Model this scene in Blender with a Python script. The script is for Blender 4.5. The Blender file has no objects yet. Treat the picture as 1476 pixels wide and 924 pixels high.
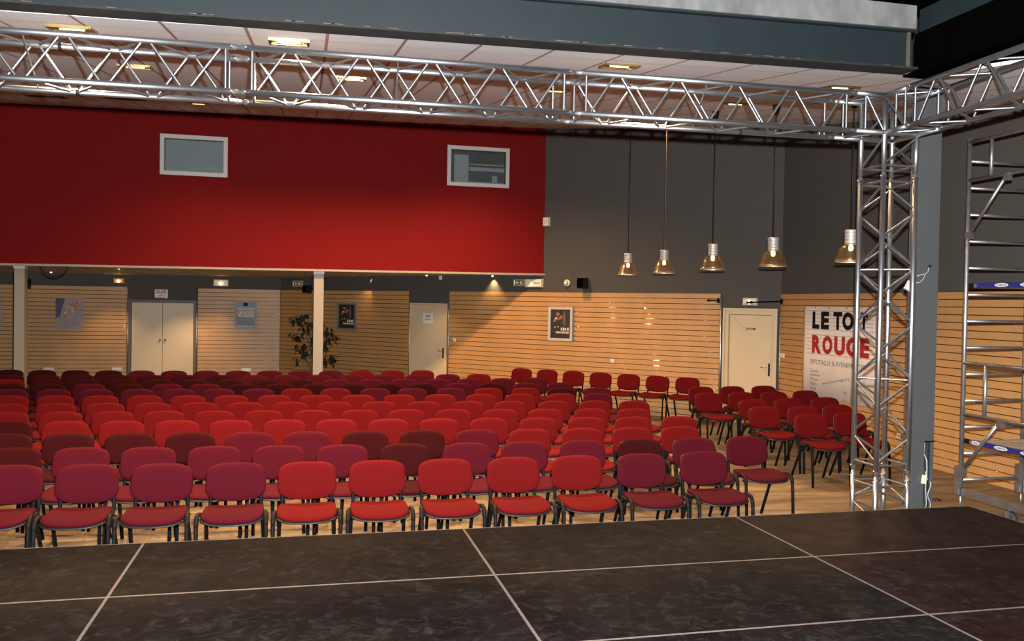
import bpy, bmesh, math, random
from mathutils import Vector, Matrix, Euler
random.seed(7)
SC = bpy.context.scene
COL = SC.collection
PI = math.pi

# ------------------------------------------------------------------ camera
W_PX, H_PX, F_PX = 1476.0, 924.0, 1236.79
CAM = Vector((-1.0372, -5.6507, 2.1146))
AX_R = Vector((0.9725635, -0.23200116, 0.01719598))
AX_U = Vector((-0.01226811, 0.02266694, 0.9996678))
AX_F = Vector((0.23231387, 0.97245137, -0.01919882))
cd = bpy.data.cameras.new('camera')
cam = bpy.data.objects.new('camera', cd)
COL.objects.link(cam)
cd.sensor_width = 36.0
cd.sensor_fit = 'HORIZONTAL'
cd.lens = F_PX / W_PX * 36.0
cd.clip_end = 200
rm = Matrix((AX_R, AX_U, -AX_F)).transposed().to_4x4()
cam.matrix_world = Matrix.Translation(CAM) @ rm
SC.camera = cam


def ray(px, py):
    return AX_F + AX_R * ((px - W_PX / 2) / F_PX) + AX_U * ((H_PX / 2 - py) / F_PX)


def hit(px, py, n, c):
    """point where the sight line meets the plane n.p = c"""
    d = ray(px, py)
    n = Vector(n)
    return CAM + d * ((c - n.dot(CAM)) / n.dot(d))


YW, SB, XC = 17.05, 15.35, 7.2          # back wall Y, chamfered wall X+Y, right wall X
YR = 11.6                               # red wall of the mezzanine


def ceil_z(x, y):
    return 5.74 + 0.0185 * x + 0.1455 * (y - 11.9)


def on_ceiling(px, py):
    return hit(px, py, (-0.0185, -0.1455, 1), 5.74 - 0.1455 * 11.9)


def soffit_z(x):
    return 2.70 + 0.0063 * (x + 1.3)


# ------------------------------------------------------------------ materials
def mat(name, col, rough=0.6, metal=0.0, noise=0.0, nscale=20.0, bump=0.0, bscale=200.0, emit=None, estr=0.0,
        spec=0.5, col2=None, stretch=None, sheen=0.0):
    m = bpy.data.materials.new(name)
    m.use_nodes = True
    nt = m.node_tree
    b = nt.nodes['Principled BSDF']
    b.inputs['Base Color'].default_value = (*col, 1)
    b.inputs['Roughness'].default_value = rough
    b.inputs['Metallic'].default_value = metal
    b.inputs['Specular IOR Level'].default_value = spec
    if sheen:
        b.inputs['Sheen Weight'].default_value = sheen
    if emit:
        b.inputs['Emission Color'].default_value = (*emit, 1)
        b.inputs['Emission Strength'].default_value = estr
    if noise or bump:
        tc = nt.nodes.new('ShaderNodeTexCoord')
        mp = nt.nodes.new('ShaderNodeMapping')
        if stretch:
            mp.inputs['Scale'].default_value = stretch
        nt.links.new(tc.outputs['Object'], mp.inputs['Vector'])
    if noise:
        n = nt.nodes.new('ShaderNodeTexNoise')
        n.inputs['Scale'].default_value = nscale
        n.inputs['Detail'].default_value = 6
        nt.links.new(mp.outputs[0], n.inputs['Vector'])
        r = nt.nodes.new('ShaderNodeValToRGB')
        c2 = col2 or tuple(c * (1 - noise) for c in col)
        r.color_ramp.elements[0].position = 0.3
        r.color_ramp.elements[1].position = 0.7
        r.color_ramp.elements[0].color = (*c2, 1)
        r.color_ramp.elements[1].color = (*col, 1)
        nt.links.new(n.outputs['Fac'], r.inputs['Fac'])
        nt.links.new(r.outputs['Color'], b.inputs['Base Color'])
    if bump:
        n2 = nt.nodes.new('ShaderNodeTexNoise')
        n2.inputs['Scale'].default_value = bscale
        n2.inputs['Detail'].default_value = 3
        nt.links.new(mp.outputs[0], n2.inputs['Vector'])
        bp = nt.nodes.new('ShaderNodeBump')
        bp.inputs['Strength'].default_value = bump
        bp.inputs['Distance'].default_value = 0.004
        nt.links.new(n2.outputs['Fac'], bp.inputs['Height'])
        nt.links.new(bp.outputs['Normal'], b.inputs['Normal'])
    return m


M = {}
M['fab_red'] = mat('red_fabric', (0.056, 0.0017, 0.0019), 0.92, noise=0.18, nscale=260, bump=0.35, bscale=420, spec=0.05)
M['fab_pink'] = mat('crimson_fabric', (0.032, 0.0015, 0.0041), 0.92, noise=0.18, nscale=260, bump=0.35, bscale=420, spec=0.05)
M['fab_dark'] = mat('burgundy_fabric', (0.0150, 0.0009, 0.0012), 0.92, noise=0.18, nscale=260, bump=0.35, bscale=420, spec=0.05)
M['black_plastic'] = mat('black_plastic', (0.007, 0.007, 0.0075), 0.5, noise=0.2, nscale=60, spec=0.2)
M['black_metal'] = mat('black_painted_metal', (0.0030, 0.0036, 0.0043), 0.6, noise=0.2, nscale=60, spec=0.05)
M['alu'] = mat('aluminium_tube', (0.33, 0.342, 0.36), 0.43, metal=1.0, noise=0.18, nscale=9)
M['lamp_metal'] = mat('brushed_lamp_housing', (0.30, 0.285, 0.27), 0.5, metal=0.55, noise=0.1, nscale=30)
M['alu_brace'] = mat('aluminium_brace', (0.24, 0.247, 0.26), 0.5, metal=1.0, noise=0.18, nscale=9)
M['alu_dull'] = mat('aluminium_dull', (0.27, 0.27, 0.27), 0.42, metal=0.9, noise=0.3, nscale=9)
M['galv'] = mat('galvanised_steel', (0.28, 0.29, 0.305), 0.46, metal=0.9, noise=0.3, nscale=14)
M['red_wall'] = mat('red_wall_paint', (0.088, 0.0010, 0.0010), 0.85, noise=0.06, nscale=3, bump=0.05, bscale=60, spec=0.12)
M['grey_wall'] = mat('grey_wall_paint', (0.043, 0.0385, 0.0335), 0.85, noise=0.06, nscale=3, bump=0.05, bscale=60, spec=0.15)
M['dark_wall'] = mat('dark_wall_paint', (0.055, 0.06, 0.065), 0.85, noise=0.15, nscale=2)
M['cream'] = mat('cream_paint', (0.165, 0.135, 0.090), 0.55, noise=0.05, nscale=3)
M['door_cream'] = mat('door_cream_paint', (0.325, 0.245, 0.138), 0.5, noise=0.05, nscale=4)
M['door_grey'] = mat('door_greenish_white', (0.34, 0.262, 0.172), 0.55, noise=0.06, nscale=4)
M['door_frame_brown'] = mat('door_frame_brown', (0.06, 0.035, 0.028), 0.6, noise=0.1, nscale=6)
M['door_frame_ochre'] = mat('door_frame_ochre', (0.42, 0.26, 0.13), 0.6, noise=0.1, nscale=6)
M['white_frame'] = mat('white_window_frame', (0.27, 0.25, 0.23), 0.5, noise=0.04, nscale=5)
M['white_plastic'] = mat('white_plastic', (0.44, 0.40, 0.32), 0.45, noise=0.04, nscale=9)
M['beige_plastic'] = mat('beige_plastic', (0.40, 0.35, 0.26), 0.45, noise=0.04, nscale=9)
M['wood_slat'] = mat('maple_slat', (0.280, 0.145, 0.0500), 0.55, noise=0.14, nscale=3.0, stretch=(1, 1, 0.35))
M['groove'] = mat('aluminium_groove', (0.50, 0.37, 0.27), 0.07, metal=1.0, noise=0.2, nscale=30)
M['silver_groove'] = mat('silver_groove', (0.40, 0.36, 0.32), 0.16, metal=0.9, noise=0.2, nscale=30)
M['beam'] = mat('beam_blue_grey_paint', (0.0050, 0.0095, 0.0115), 0.65, noise=0.18, nscale=4, spec=0.2)
M['beam_low'] = mat('beam_flange_paint', (0.015, 0.0146, 0.0146), 0.7, noise=0.35, nscale=6, col2=(0.009, 0.009, 0.0093), spec=0.15)
M['black_paint'] = mat('matt_black_paint', (0.0008, 0.0008, 0.0008), 0.95, noise=0.3, nscale=8, spec=0.0)
M['plaster'] = mat('smeared_plaster', (0.100, 0.102, 0.104), 0.8, noise=0.4, nscale=6, col2=(0.052, 0.053, 0.054), stretch=(1.1, 1, 0.55))
M['column'] = mat('column_grey_paint', (0.037, 0.040, 0.0415), 0.55, noise=0.08, nscale=5)
M['steel_dark'] = mat('weld_rust', (0.065, 0.05, 0.036), 0.7, noise=0.5, nscale=40)
M['deck_frame'] = mat('deck_edge_timber', (0.075, 0.054, 0.041), 0.7, noise=0.5, nscale=30)
M['snap_frame'] = mat('dull_silver_frame', (0.13, 0.125, 0.12), 0.6, metal=0.3, noise=0.15, nscale=12)
M['gold'] = mat('gold_reflector', (0.42, 0.31, 0.13), 0.3, metal=1.0, noise=0.15, nscale=30)
M['lamp_glow'] = mat('lamp_glow', (1, 0.85, 0.6), 0.5, noise=0.02, emit=(1, 0.72, 0.36), estr=4.5)
M['lamp_soft'] = mat('lamp_soft_glow', (1, 0.85, 0.6), 0.5, noise=0.02, emit=(1, 0.66, 0.28), estr=2.2)
M['led'] = mat('indicator_glow', (1, 0.7, 0.4), 0.5, noise=0.02, emit=(1, 0.55, 0.16), estr=40)
M['exit_green'] = mat('exit_green', (0.01, 0.10, 0.05), 0.4, noise=0.05)
M['exit_white'] = mat('exit_white', (0.75, 0.75, 0.68), 0.4, noise=0.02)
M['orange_case'] = mat('amber_case', (0.36, 0.17, 0.08), 0.5, noise=0.1)
M['banner'] = mat('white_vinyl', (0.50, 0.43, 0.37), 0.5, noise=0.04, nscale=4)
M['ink_black'] = mat('black_ink', (0.004, 0.004, 0.005), 0.6, noise=0.1, spec=0.1)
M['ink_red'] = mat('red_ink', (0.24, 0.003, 0.005), 0.6, noise=0.1)
M['ink_grey'] = mat('grey_ink', (0.10, 0.09, 0.085), 0.5, noise=0.1)
M['paper'] = mat('white_paper', (0.42, 0.37, 0.345), 0.7, noise=0.03)
M['blue_paint'] = mat('blue_toe_board', (0.006, 0.008, 0.085), 0.5, noise=0.15, nscale=8)
M['white_ink'] = mat('white_ink', (0.36, 0.36, 0.38), 0.5, noise=0.03)
M['platform'] = mat('worn_platform', (0.30, 0.27, 0.24), 0.6, noise=0.4, nscale=14, stretch=(8, 1, 1))
M['rubber'] = mat('rubber', (0.02, 0.02, 0.02), 0.7, noise=0.2)
M['leaf'] = mat('dark_leaf', (0.008, 0.018, 0.008), 0.5, noise=0.5, nscale=20, spec=0.25)
M['bark'] = mat('bark', (0.09, 0.06, 0.04), 0.8, noise=0.4, nscale=30)
M['pot'] = mat('clay_pot', (0.22, 0.09, 0.05), 0.8, noise=0.2)
M['cable_white'] = mat('pale_cable', (0.26, 0.25, 0.235), 0.5, noise=0.05)
M['cable_teal'] = mat('teal_cable', (0.012, 0.020, 0.023), 0.6, noise=0.1, spec=0.2)
M['brass'] = mat('brass', (0.55, 0.38, 0.16), 0.35, metal=1.0, noise=0.1)
M['soffit'] = mat('soffit_board', (0.40, 0.33, 0.26), 0.7, noise=0.08, nscale=5)
M['blind'] = mat('grey_blind', (0.21, 0.225, 0.235), 0.7, noise=0.05, nscale=5)
M['pale_board'] = mat('pale_board', (0.20, 0.215, 0.225), 0.6, noise=0.06, nscale=5)
M['ochre_strip'] = mat('ochre_strip', (0.30, 0.24, 0.08), 0.6, noise=0.06, nscale=5)
M['vent'] = mat('dark_vent', (0.05, 0.035, 0.03), 0.6, noise=0.2)
M['cap_brown'] = mat('brown_cap', (0.006, 0.004, 0.003), 0.6, noise=0.2, spec=0.06)


def floor_material():
    m = mat('sealed_concrete', (0.45, 0.31, 0.17), 0.55)
    nt = m.node_tree
    b = nt.nodes['Principled BSDF']
    tc = nt.nodes.new('ShaderNodeTexCoord')
    mp = nt.nodes.new('ShaderNodeMapping')
    mp.inputs['Scale'].default_value = (0.55, 2.4, 1)
    nt.links.new(tc.outputs['Object'], mp.inputs['Vector'])
    n = nt.nodes.new('ShaderNodeTexNoise')
    n.inputs['Scale'].default_value = 1.5
    n.inputs['Detail'].default_value = 9
    n.inputs['Roughness'].default_value = 0.62
    n.inputs['Distortion'].default_value = 0.9
    nt.links.new(mp.outputs[0], n.inputs['Vector'])
    r = nt.nodes.new('ShaderNodeValToRGB')
    e = r.color_ramp.elements
    e[0].position, e[0].color = 0.30, (0.034, 0.022, 0.0125, 1)
    e[1].position, e[1].color = 0.66, (0.135, 0.096, 0.052, 1)
    k = e.new(0.47)
    k.color = (0.074, 0.051, 0.027, 1)
    nt.links.new(n.outputs['Fac'], r.inputs['Fac'])
    nt.links.new(r.outputs['Color'], b.inputs['Base Color'])
    n2 = nt.nodes.new('ShaderNodeTexNoise')
    n2.inputs['Scale'].default_value = 6
    nt.links.new(tc.outputs['Object'], n2.inputs['Vector'])
    mr = nt.nodes.new('ShaderNodeMapRange')
    mr.inputs['To Min'].default_value = 0.35
    mr.inputs['To Max'].default_value = 0.7
    nt.links.new(n2.outputs['Fac'], mr.inputs['Value'])
    nt.links.new(mr.outputs[0], b.inputs['Roughness'])
    return m


def ceiling_material():
    """0.6 m tiles in a T-bar grid: wide brown bars along Y, thin joints along X"""
    m = mat('ceiling_tiles', (0.72, 0.60, 0.58), 0.8)
    nt = m.node_tree
    b = nt.nodes['Principled BSDF']
    tc = nt.nodes.new('ShaderNodeTexCoord')
    sp = nt.nodes.new('ShaderNodeSeparateXYZ')
    nt.links.new(tc.outputs['Object'], sp.inputs[0])

    def line(sock, period, off, width):
        a = nt.nodes.new('ShaderNodeMath')
        a.operation = 'ADD'
        a.inputs[1].default_value = off
        nt.links.new(sp.outputs[sock], a.inputs[0])
        p = nt.nodes.new('ShaderNodeMath')
        p.operation = 'PINGPONG'
        p.inputs[1].default_value = period / 2
        nt.links.new(a.outputs[0], p.inputs[0])
        l = nt.nodes.new('ShaderNodeMath')
        l.operation = 'LESS_THAN'
        l.inputs[1].default_value = width / 2
        nt.links.new(p.outputs[0], l.inputs[0])
        return l
    a = line(0, 0.6, 0.91 + 6.0, 0.026)
    c = line(1, 0.6, -2.1 + 6.0, 0.008)
    n = nt.nodes.new('ShaderNodeTexNoise')
    n.inputs['Scale'].default_value = 60
    nt.links.new(tc.outputs['Object'], n.inputs['Vector'])
    r = nt.nodes.new('ShaderNodeValToRGB')
    r.color_ramp.elements[0].color = (0.47, 0.47, 0.48, 1)
    r.color_ramp.elements[1].color = (0.53, 0.53, 0.54, 1)
    nt.links.new(n.outputs['Fac'], r.inputs['Fac'])
    mx = nt.nodes.new('ShaderNodeMix')
    mx.data_type = 'RGBA'
    mx.inputs['B'].default_value = (0.20, 0.10, 0.085, 1)
    nt.links.new(r.outputs['Color'], mx.inputs['A'])
    nt.links.new(a.outputs[0], mx.inputs['Factor'])
    mx2 = nt.nodes.new('ShaderNodeMix')
    mx2.data_type = 'RGBA'
    mx2.inputs['B'].default_value = (0.20, 0.14, 0.125, 1)
    nt.links.new(mx.outputs['Result'], mx2.inputs['A'])
    nt.links.new(c.outputs[0], mx2.inputs['Factor'])
    nt.links.new(mx2.outputs['Result'], b.inputs['Base Color'])
    return m


def deck_material(name, base, pale):
    m = mat(name, base, 0.5, spec=0.05)
    nt = m.node_tree
    b = nt.nodes['Principled BSDF']
    tc = nt.nodes.new('ShaderNodeTexCoord')
    oi = nt.nodes.new('ShaderNodeObjectInfo')
    ad = nt.nodes.new('ShaderNodeVectorMath')
    ad.operation = 'ADD'
    nt.links.new(tc.outputs['Object'], ad.inputs[0])
    sc = nt.nodes.new('ShaderNodeVectorMath')
    sc.operation = 'SCALE'
    sc.inputs['Scale'].default_value = 30
    cx = nt.nodes.new('ShaderNodeCombineXYZ')
    nt.links.new(oi.outputs['Random'], cx.inputs[0])
    nt.links.new(cx.outputs[0], sc.inputs[0])
    nt.links.new(sc.outputs[0], ad.inputs[1])
    n = nt.nodes.new('ShaderNodeTexNoise')
    n.inputs['Scale'].default_value = 3.2
    n.inputs['Detail'].default_value = 10
    n.inputs['Roughness'].default_value = 0.7
    n.inputs['Distortion'].default_value = 1.2
    nt.links.new(ad.outputs[0], n.inputs['Vector'])
    r = nt.nodes.new('ShaderNodeValToRGB')
    e = r.color_ramp.elements
    e[0].position, e[0].color = 0.35, (*base, 1)
    e[1].position, e[1].color = 0.80, (*pale, 1)
    nt.links.new(n.outputs['Fac'], r.inputs['Fac'])
    n3 = nt.nodes.new('ShaderNodeTexNoise')
    n3.inputs['Scale'].default_value = 11
    n3.inputs['Detail'].default_value = 12
    n3.inputs['Roughness'].default_value = 0.8
    n3.inputs['Distortion'].default_value = 0.8
    nt.links.new(ad.outputs[0], n3.inputs['Vector'])
    r3 = nt.nodes.new('ShaderNodeMapRange')
    r3.inputs['From Min'].default_value = 0.50
    r3.inputs['From Max'].default_value = 0.75
    r3.inputs['To Max'].default_value = 0.55
    nt.links.new(n3.outputs['Fac'], r3.inputs['Value'])
    mx = nt.nodes.new('ShaderNodeMix')
    mx.data_type = 'RGBA'
    mx.inputs['B'].default_value = (0.030, 0.027, 0.025, 1)
    nt.links.new(r3.outputs[0], mx.inputs['Factor'])
    nt.links.new(r.outputs['Color'], mx.inputs['A'])
    nt.links.new(mx.outputs['Result'], b.inputs['Base Color'])
    n2 = nt.nodes.new('ShaderNodeTexNoise')
    n2.inputs['Scale'].default_value = 5
    n2.inputs['Detail'].default_value = 6
    nt.links.new(ad.outputs[0], n2.inputs['Vector'])
    mr = nt.nodes.new('ShaderNodeMapRange')
    mr.inputs['To Min'].default_value = 0.38
    mr.inputs['To Max'].default_value = 0.7
    nt.links.new(n2.outputs['Fac'], mr.inputs['Value'])
    nt.links.new(mr.outputs[0], b.inputs['Roughness'])
    return m


def see_through(name, tint, gloss, rough=0.1, diff=0.0, dcol=(1, 1, 1)):
    m = bpy.data.materials.new(name)
    m.use_nodes = True
    nt = m.node_tree
    nt.nodes.clear()
    out = nt.nodes.new('ShaderNodeOutputMaterial')
    t = nt.nodes.new('ShaderNodeBsdfTransparent')
    t.inputs[0].default_value = (*tint, 1)
    g = nt.nodes.new('ShaderNodeBsdfGlossy')
    g.inputs['Roughness'].default_value = rough
    g.inputs[0].default_value = (*dcol, 1)
    tc = nt.nodes.new('ShaderNodeTexCoord')
    wv = nt.nodes.new('ShaderNodeTexNoise')
    wv.inputs['Scale'].default_value = 7
    nt.links.new(tc.outputs['Object'], wv.inputs['Vector'])
    bp = nt.nodes.new('ShaderNodeBump')
    bp.inputs['Strength'].default_value = 0.05
    nt.links.new(wv.outputs['Fac'], bp.inputs['Height'])
    nt.links.new(bp.outputs['Normal'], g.inputs['Normal'])
    mx = nt.nodes.new('ShaderNodeMixShader')
    mx.inputs[0].default_value = gloss
    nt.links.new(t.outputs[0], mx.inputs[1])
    nt.links.new(g.outputs[0], mx.inputs[2])
    last = mx
    if diff:
        d = nt.nodes.new('ShaderNodeBsdfTranslucent')
        d.inputs[0].default_value = (*dcol, 1)
        m2 = nt.nodes.new('ShaderNodeMixShader')
        m2.inputs[0].default_value = diff
        nt.links.new(mx.outputs[0], m2.inputs[1])
        nt.links.new(d.outputs[0], m2.inputs[2])
        last = m2
    nt.links.new(last.outputs[0], out.inputs[0])
    return m


M['floor'] = floor_material()
M['ceiling'] = ceiling_material()
M['deck'] = deck_material('black_brown_plywood', (0.0016, 0.0011, 0.0010), (0.0055, 0.0046, 0.0043))
M['deck_red'] = deck_material('reddish_brown_plywood', (0.0045, 0.0014, 0.0012), (0.0100, 0.0050, 0.0046))
M['shade'] = see_through('smoked_amber_shade', (0.95, 0.90, 0.82), 0.14, 0.22, 0.07, (0.9, 0.70, 0.45))
M['pane'] = see_through('window_pane', (0.86, 0.90, 0.90), 0.05, 0.04)


# ------------------------------------------------------------------ mesh helpers
def frame_of(d):
    d = d.normalized()
    a = Vector((0, 0, 1)) if abs(d.z) < 0.9 else Vector((1, 0, 0))
    u = d.cross(a).normalized()
    return u, d.cross(u).normalized()


def add_tube(bm, pts, r, n=10, cap=True, flat=1.0):
    """sweep a round section along a polyline"""
    pts = [Vector(p) for p in pts]
    rings = []
    u_prev = None
    for i, p in enumerate(pts):
        if i == 0:
            d = pts[1] - pts[0]
        elif i == len(pts) - 1:
            d = pts[-1] - pts[-2]
        else:
            d = (pts[i + 1] - p).normalized() + (p - pts[i - 1]).normalized()
        d.normalize()
        if u_prev is None:
            u, v = frame_of(d)
        else:
            u = (u_prev - d * u_prev.dot(d)).normalized()
            v = d.cross(u)
        u_prev = u
        rr = r[i] if isinstance(r, (list, tuple)) else r
        rings.append([bm.verts.new(p + u * (rr * math.cos(2 * PI * k / n)) + v * (rr * flat * math.sin(2 * PI * k / n)))
                      for k in range(n)])
    for a, b in zip(rings, rings[1:]):
        for k in range(n):
            bm.faces.new((a[k], a[(k + 1) % n], b[(k + 1) % n], b[k])).smooth = True
    if cap:
        bm.faces.new(rings[0][::-1])
        bm.faces.new(rings[-1])


def add_box(bm, c, s, m=None):
    """box centred at c with full size s, optionally turned by matrix m (3x3)"""
    c = Vector(c)
    vs = []
    for dx in (-.5, .5):
        for dy in (-.5, .5):
            for dz in (-.5, .5):
                v = Vector((dx * s[0], dy * s[1], dz * s[2]))
                if m:
                    v = m @ v
                vs.append(bm.verts.new(c + v))
    for f in ((0, 1, 3, 2), (4, 6, 7, 5), (0, 4, 5, 1), (2, 3, 7, 6), (0, 2, 6, 4), (1, 5, 7, 3)):
        bm.faces.new([vs[i] for i in f])


def add_hexa(bm, a, b):
    """solid between two quads a and b (4 points each)"""
    va = [bm.verts.new(Vector(p)) for p in a]
    vb = [bm.verts.new(Vector(p)) for p in b]
    bm.faces.new(va[::-1])
    bm.faces.new(vb)
    for i in range(4):
        j = (i + 1) % 4
        bm.faces.new((va[i], va[j], vb[j], vb[i]))


def add_lathe(bm, c, prof, n=24, smooth=True):
    """turn a profile [(r, z)...] about the vertical through c"""
    c = Vector(c)
    rings = [[bm.verts.new(c + Vector((r * math.cos(2 * PI * k / n), r * math.sin(2 * PI * k / n), z))) for k in range(n)]
             for r, z in prof]
    for a, b in zip(rings, rings[1:]):
        for k in range(n):
            f = bm.faces.new((a[k], a[(k + 1) % n], b[(k + 1) % n], b[k]))
            f.smooth = smooth
    return rings


def add_quad(bm, *p):
    bm.faces.new([bm.verts.new(Vector(q)) for q in p])


def finish(name, bm, m, parent=None, loc=None, recalc=True):
    if recalc:
        bmesh.ops.recalc_face_normals(bm, faces=bm.faces)
    me = bpy.data.meshes.new(name)
    bm.to_mesh(me)
    bm.free()
    if m:
        me.materials.append(M[m] if isinstance(m, str) else m)
    o = bpy.data.objects.new(name, me)
    COL.objects.link(o)
    if loc is not None:
        loc = Vector(loc)
        me.transform(Matrix.Translation(-loc))
        o.location = loc
    if parent is not None:
        # meshes are written in world coordinates; the roots are unrotated empties or meshes
        off = world_loc(parent)
        me.transform(Matrix.Translation(-off))
        o.parent = parent
    return o


def world_loc(o):
    v = Vector(o.location)
    while o.parent:
        o = o.parent
        v += Vector(o.location)
    return v


def tag(o, label, cat, group=None, kind=None):
    o['label'] = label
    o['category'] = cat
    if group:
        o['group'] = group
    if kind:
        o['kind'] = kind
    return o


def thing(name, label, cat, loc, group=None):
    o = bpy.data.objects.new(name, None)
    o.empty_display_size = 0.1
    COL.objects.link(o)
    o.location = loc
    return tag(o, label, cat, group)


def struct(name, bm, m, parent=None, recalc=True):
    o = finish(name, bm, m, parent, recalc=recalc)
    if parent is None:
        o['kind'] = 'structure'
    return o


class Frame:
    """a vertical wall: s runs left to right as seen from the room, n points into the room"""
    def __init__(self, o, u, n):
        self.o, self.u, self.n = Vector(o), Vector(u).normalized(), Vector(n).normalized()

    def p(self, s, z, d=0.0):
        v = self.o + self.u * s + self.n * d
        v.z = z
        return v

    def px(self, x, y):
        h = hit(x, y, self.n, self.n.dot(self.o))
        return (h - self.o).dot(self.u), h.z

    def box(self, bm, s0, s1, z0, z1, d0, d1):
        P = self.p
        add_hexa(bm, [P(s0, z0, d0), P(s1, z0, d0), P(s1, z1, d0), P(s0, z1, d0)],
                 [P(s0, z0, d1), P(s1, z0, d1), P(s1, z1, d1), P(s0, z1, d1)])

    def bevel(self, bm, s0, s1, z0, z1, d0, d1, k):
        P = self.p
        add_hexa(bm, [P(s0, z0, d0), P(s1, z0, d0), P(s1, z1, d0), P(s0, z1, d0)],
                 [P(s0 + k, z0 + k, d1), P(s1 - k, z0 + k, d1), P(s1 - k, z1 - k, d1), P(s0 + k, z1 - k, d1)])

    def ring(self, bm, s0, s1, z0, z1, w, d0, d1, bottom=True):
        self.box(bm, s0, s0 + w, z0, z1, d0, d1)
        self.box(bm, s1 - w, s1, z0, z1, d0, d1)
        self.box(bm, s0 + w, s1 - w, z1 - w, z1, d0, d1)
        if bottom:
            self.box(bm, s0 + w, s1 - w, z0, z0 + w, d0, d1)


FA = Frame((-1.7, YW, 0), (1, 0, 0), (0, -1, 0))                       # back wall (s is negative to the left)
FB = Frame((-1.7, YW, 0), (1, -1, 0), (-1, -1, 0))                     # chamfered wall
FC = Frame((XC, SB - XC, 0), (0, -1, 0), (-1, 0, 0))                   # right wall
FR = Frame((0, YR, 0), (1, 0, 0), (0, -1, 0))                          # red wall


def text_mesh(bm, fr, body, s0, s1, z0, z1, d, bold=0.0, turn=0.0, align_h=None):
    """letters laid on a wall frame, stretched to the box s0..s1 x z0..z1"""
    cu = bpy.data.curves.new('lettering', 'FONT')
    cu.body = body
    cu.offset = bold
    cu.resolution_u = 4
    tmp = bpy.data.objects.new('lettering', cu)
    COL.objects.link(tmp)
    dg = bpy.context.evaluated_depsgraph_get()
    dg.update()
    me = bpy.data.meshes.new_from_object(tmp.evaluated_get(dg))
    COL.objects.unlink(tmp)
    bpy.data.objects.remove(tmp)
    xs = [v.co.x for v in me.vertices]
    ys = [v.co.y for v in me.vertices]
    x0, x1, y0, y1 = min(xs), max(xs), min(ys), max(ys)
    cs, cz = (s0 + s1) / 2, (z0 + z1) / 2
    vs = []
    for v in me.vertices:
        a = s0 + (v.co.x - x0) / (x1 - x0) * (s1 - s0) - cs
        b = z0 + (v.co.y - y0) / (y1 - y0) * (z1 - z0) - cz
        a, b = a * math.cos(turn) - b * math.sin(turn), a * math.sin(turn) + b * math.cos(turn)
        vs.append(bm.verts.new(fr.p(cs + a, cz + b, d)))
    for p in me.polygons:
        try:
            bm.faces.new([vs[i] for i in p.vertices])
        except ValueError:
            pass
    bpy.data.meshes.remove(me)


# ------------------------------------------------------------------ setting
XL, YF = -9.5, -9.0
bm = bmesh.new()
add_hexa(bm, [(XL, YF, -.1), (XC, YF, -.1), (XC, YW, -.1), (XL, YW, -.1)], [(XL, YF, 0), (XC, YF, 0), (XC, YW, 0), (XL, YW, 0)])
struct('floor', bm, 'floor')


def wall(name, fr, s0, s1, z0, z1, m, t=0.2):
    bm = bmesh.new()
    fr.box(bm, s0, s1, z0, z1, -t, 0)
    return struct(name, bm, m)


LB = (XC + 1.7) * math.sqrt(2)
wall('wall_back', FA, XL + 1.7, 0.08, 0, 6.9, 'grey_wall')
wall('wall_back_right', FB, -0.0, LB + 0.0, 0, 6.9, 'grey_wall')
wall('wall_right', FC, 0, SB - XC - YF, 0, 6.9, 'grey_wall')
FL = Frame((XL, YF, 0), (0, 1, 0), (1, 0, 0))
wall('wall_left', FL, 0, YW - YF, 0, 6.9, 'grey_wall')
FF = Frame((XC, YF, 0), (-1, 0, 0), (0, 1, 0))
wall('wall_front', FF, 0, XC - XL, 0, 6.9, 'dark_wall')


def ceiling_patch(bm, x0, x1, y0, y1, t=0.03):
    q = [(x0, y0), (x1, y0), (x1, y1), (x0, y1)]
    a = [bm.verts.new((x, y, ceil_z(x, y))) for x, y in q]
    b = [bm.verts.new((x, y, ceil_z(x, y) + t)) for x, y in q]
    bm.faces.new(a)
    bm.faces.new(b[::-1])
    for i in range(4):
        j = (i + 1) % 4
        bm.faces.new((a[i], b[i], b[j], a[j]))


bm = bmesh.new()
ceiling_patch(bm, XL, XC, 1.075, YW)
ceiling_patch(bm, 4.46, XC, YF, 1.075)
struct('ceiling', bm, 'ceiling')

def beam_z(x):
    return 4.163 + 0.0168 * x


# dark ceiling over the stage, and the wall pieces that step down from it to the beams
bm = bmesh.new()
add_box(bm, ((XL + 4.42) / 2, (YF + 0.98) / 2, 4.815), (4.42 - XL, 0.98 - YF, 0.06))
struct('ceiling_stage', bm, 'black_paint')
bm = bmesh.new()
add_hexa(bm, [(XL, .89, beam_z(XL) + .352), (4.12, .89, beam_z(4.12) + .352), (4.12, .98, beam_z(4.12) + .352), (XL, .98, beam_z(XL) + .352)],
         [(XL, .89, 4.785), (4.12, .89, 4.785), (4.12, .98, 4.785), (XL, .98, 4.785)])
struct('wall_header', bm, 'plaster')
bm = bmesh.new()
add_hexa(bm, [(4.22, YF, 4.55), (4.42, YF, 4.55), (4.42, .98, 4.55), (4.22, .98, 4.55)],
         [(4.22, YF, 4.785), (4.42, YF, 4.785), (4.42, .98, 4.785), (4.22, .98, 4.785)])
struct('wall_header_right', bm, 'beam')


# steel beam across the stage opening
bt = thing('steel_beam', 'big blue-grey steel I-beam spanning above the front truss', 'beam', (-2.5, .96, 4.15))
xa, xb = XL, 4.13


def bar_x(bm, x0, x1, y0, y1, h0, h1):
    add_hexa(bm, [(x0, y0, beam_z(x0) + h0), (x1, y0, beam_z(x1) + h0), (x1, y1, beam_z(x1) + h0), (x0, y1, beam_z(x0) + h0)],
             [(x0, y0, beam_z(x0) + h1), (x1, y0, beam_z(x1) + h1), (x1, y1, beam_z(x1) + h1), (x0, y1, beam_z(x0) + h1)])


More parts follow.
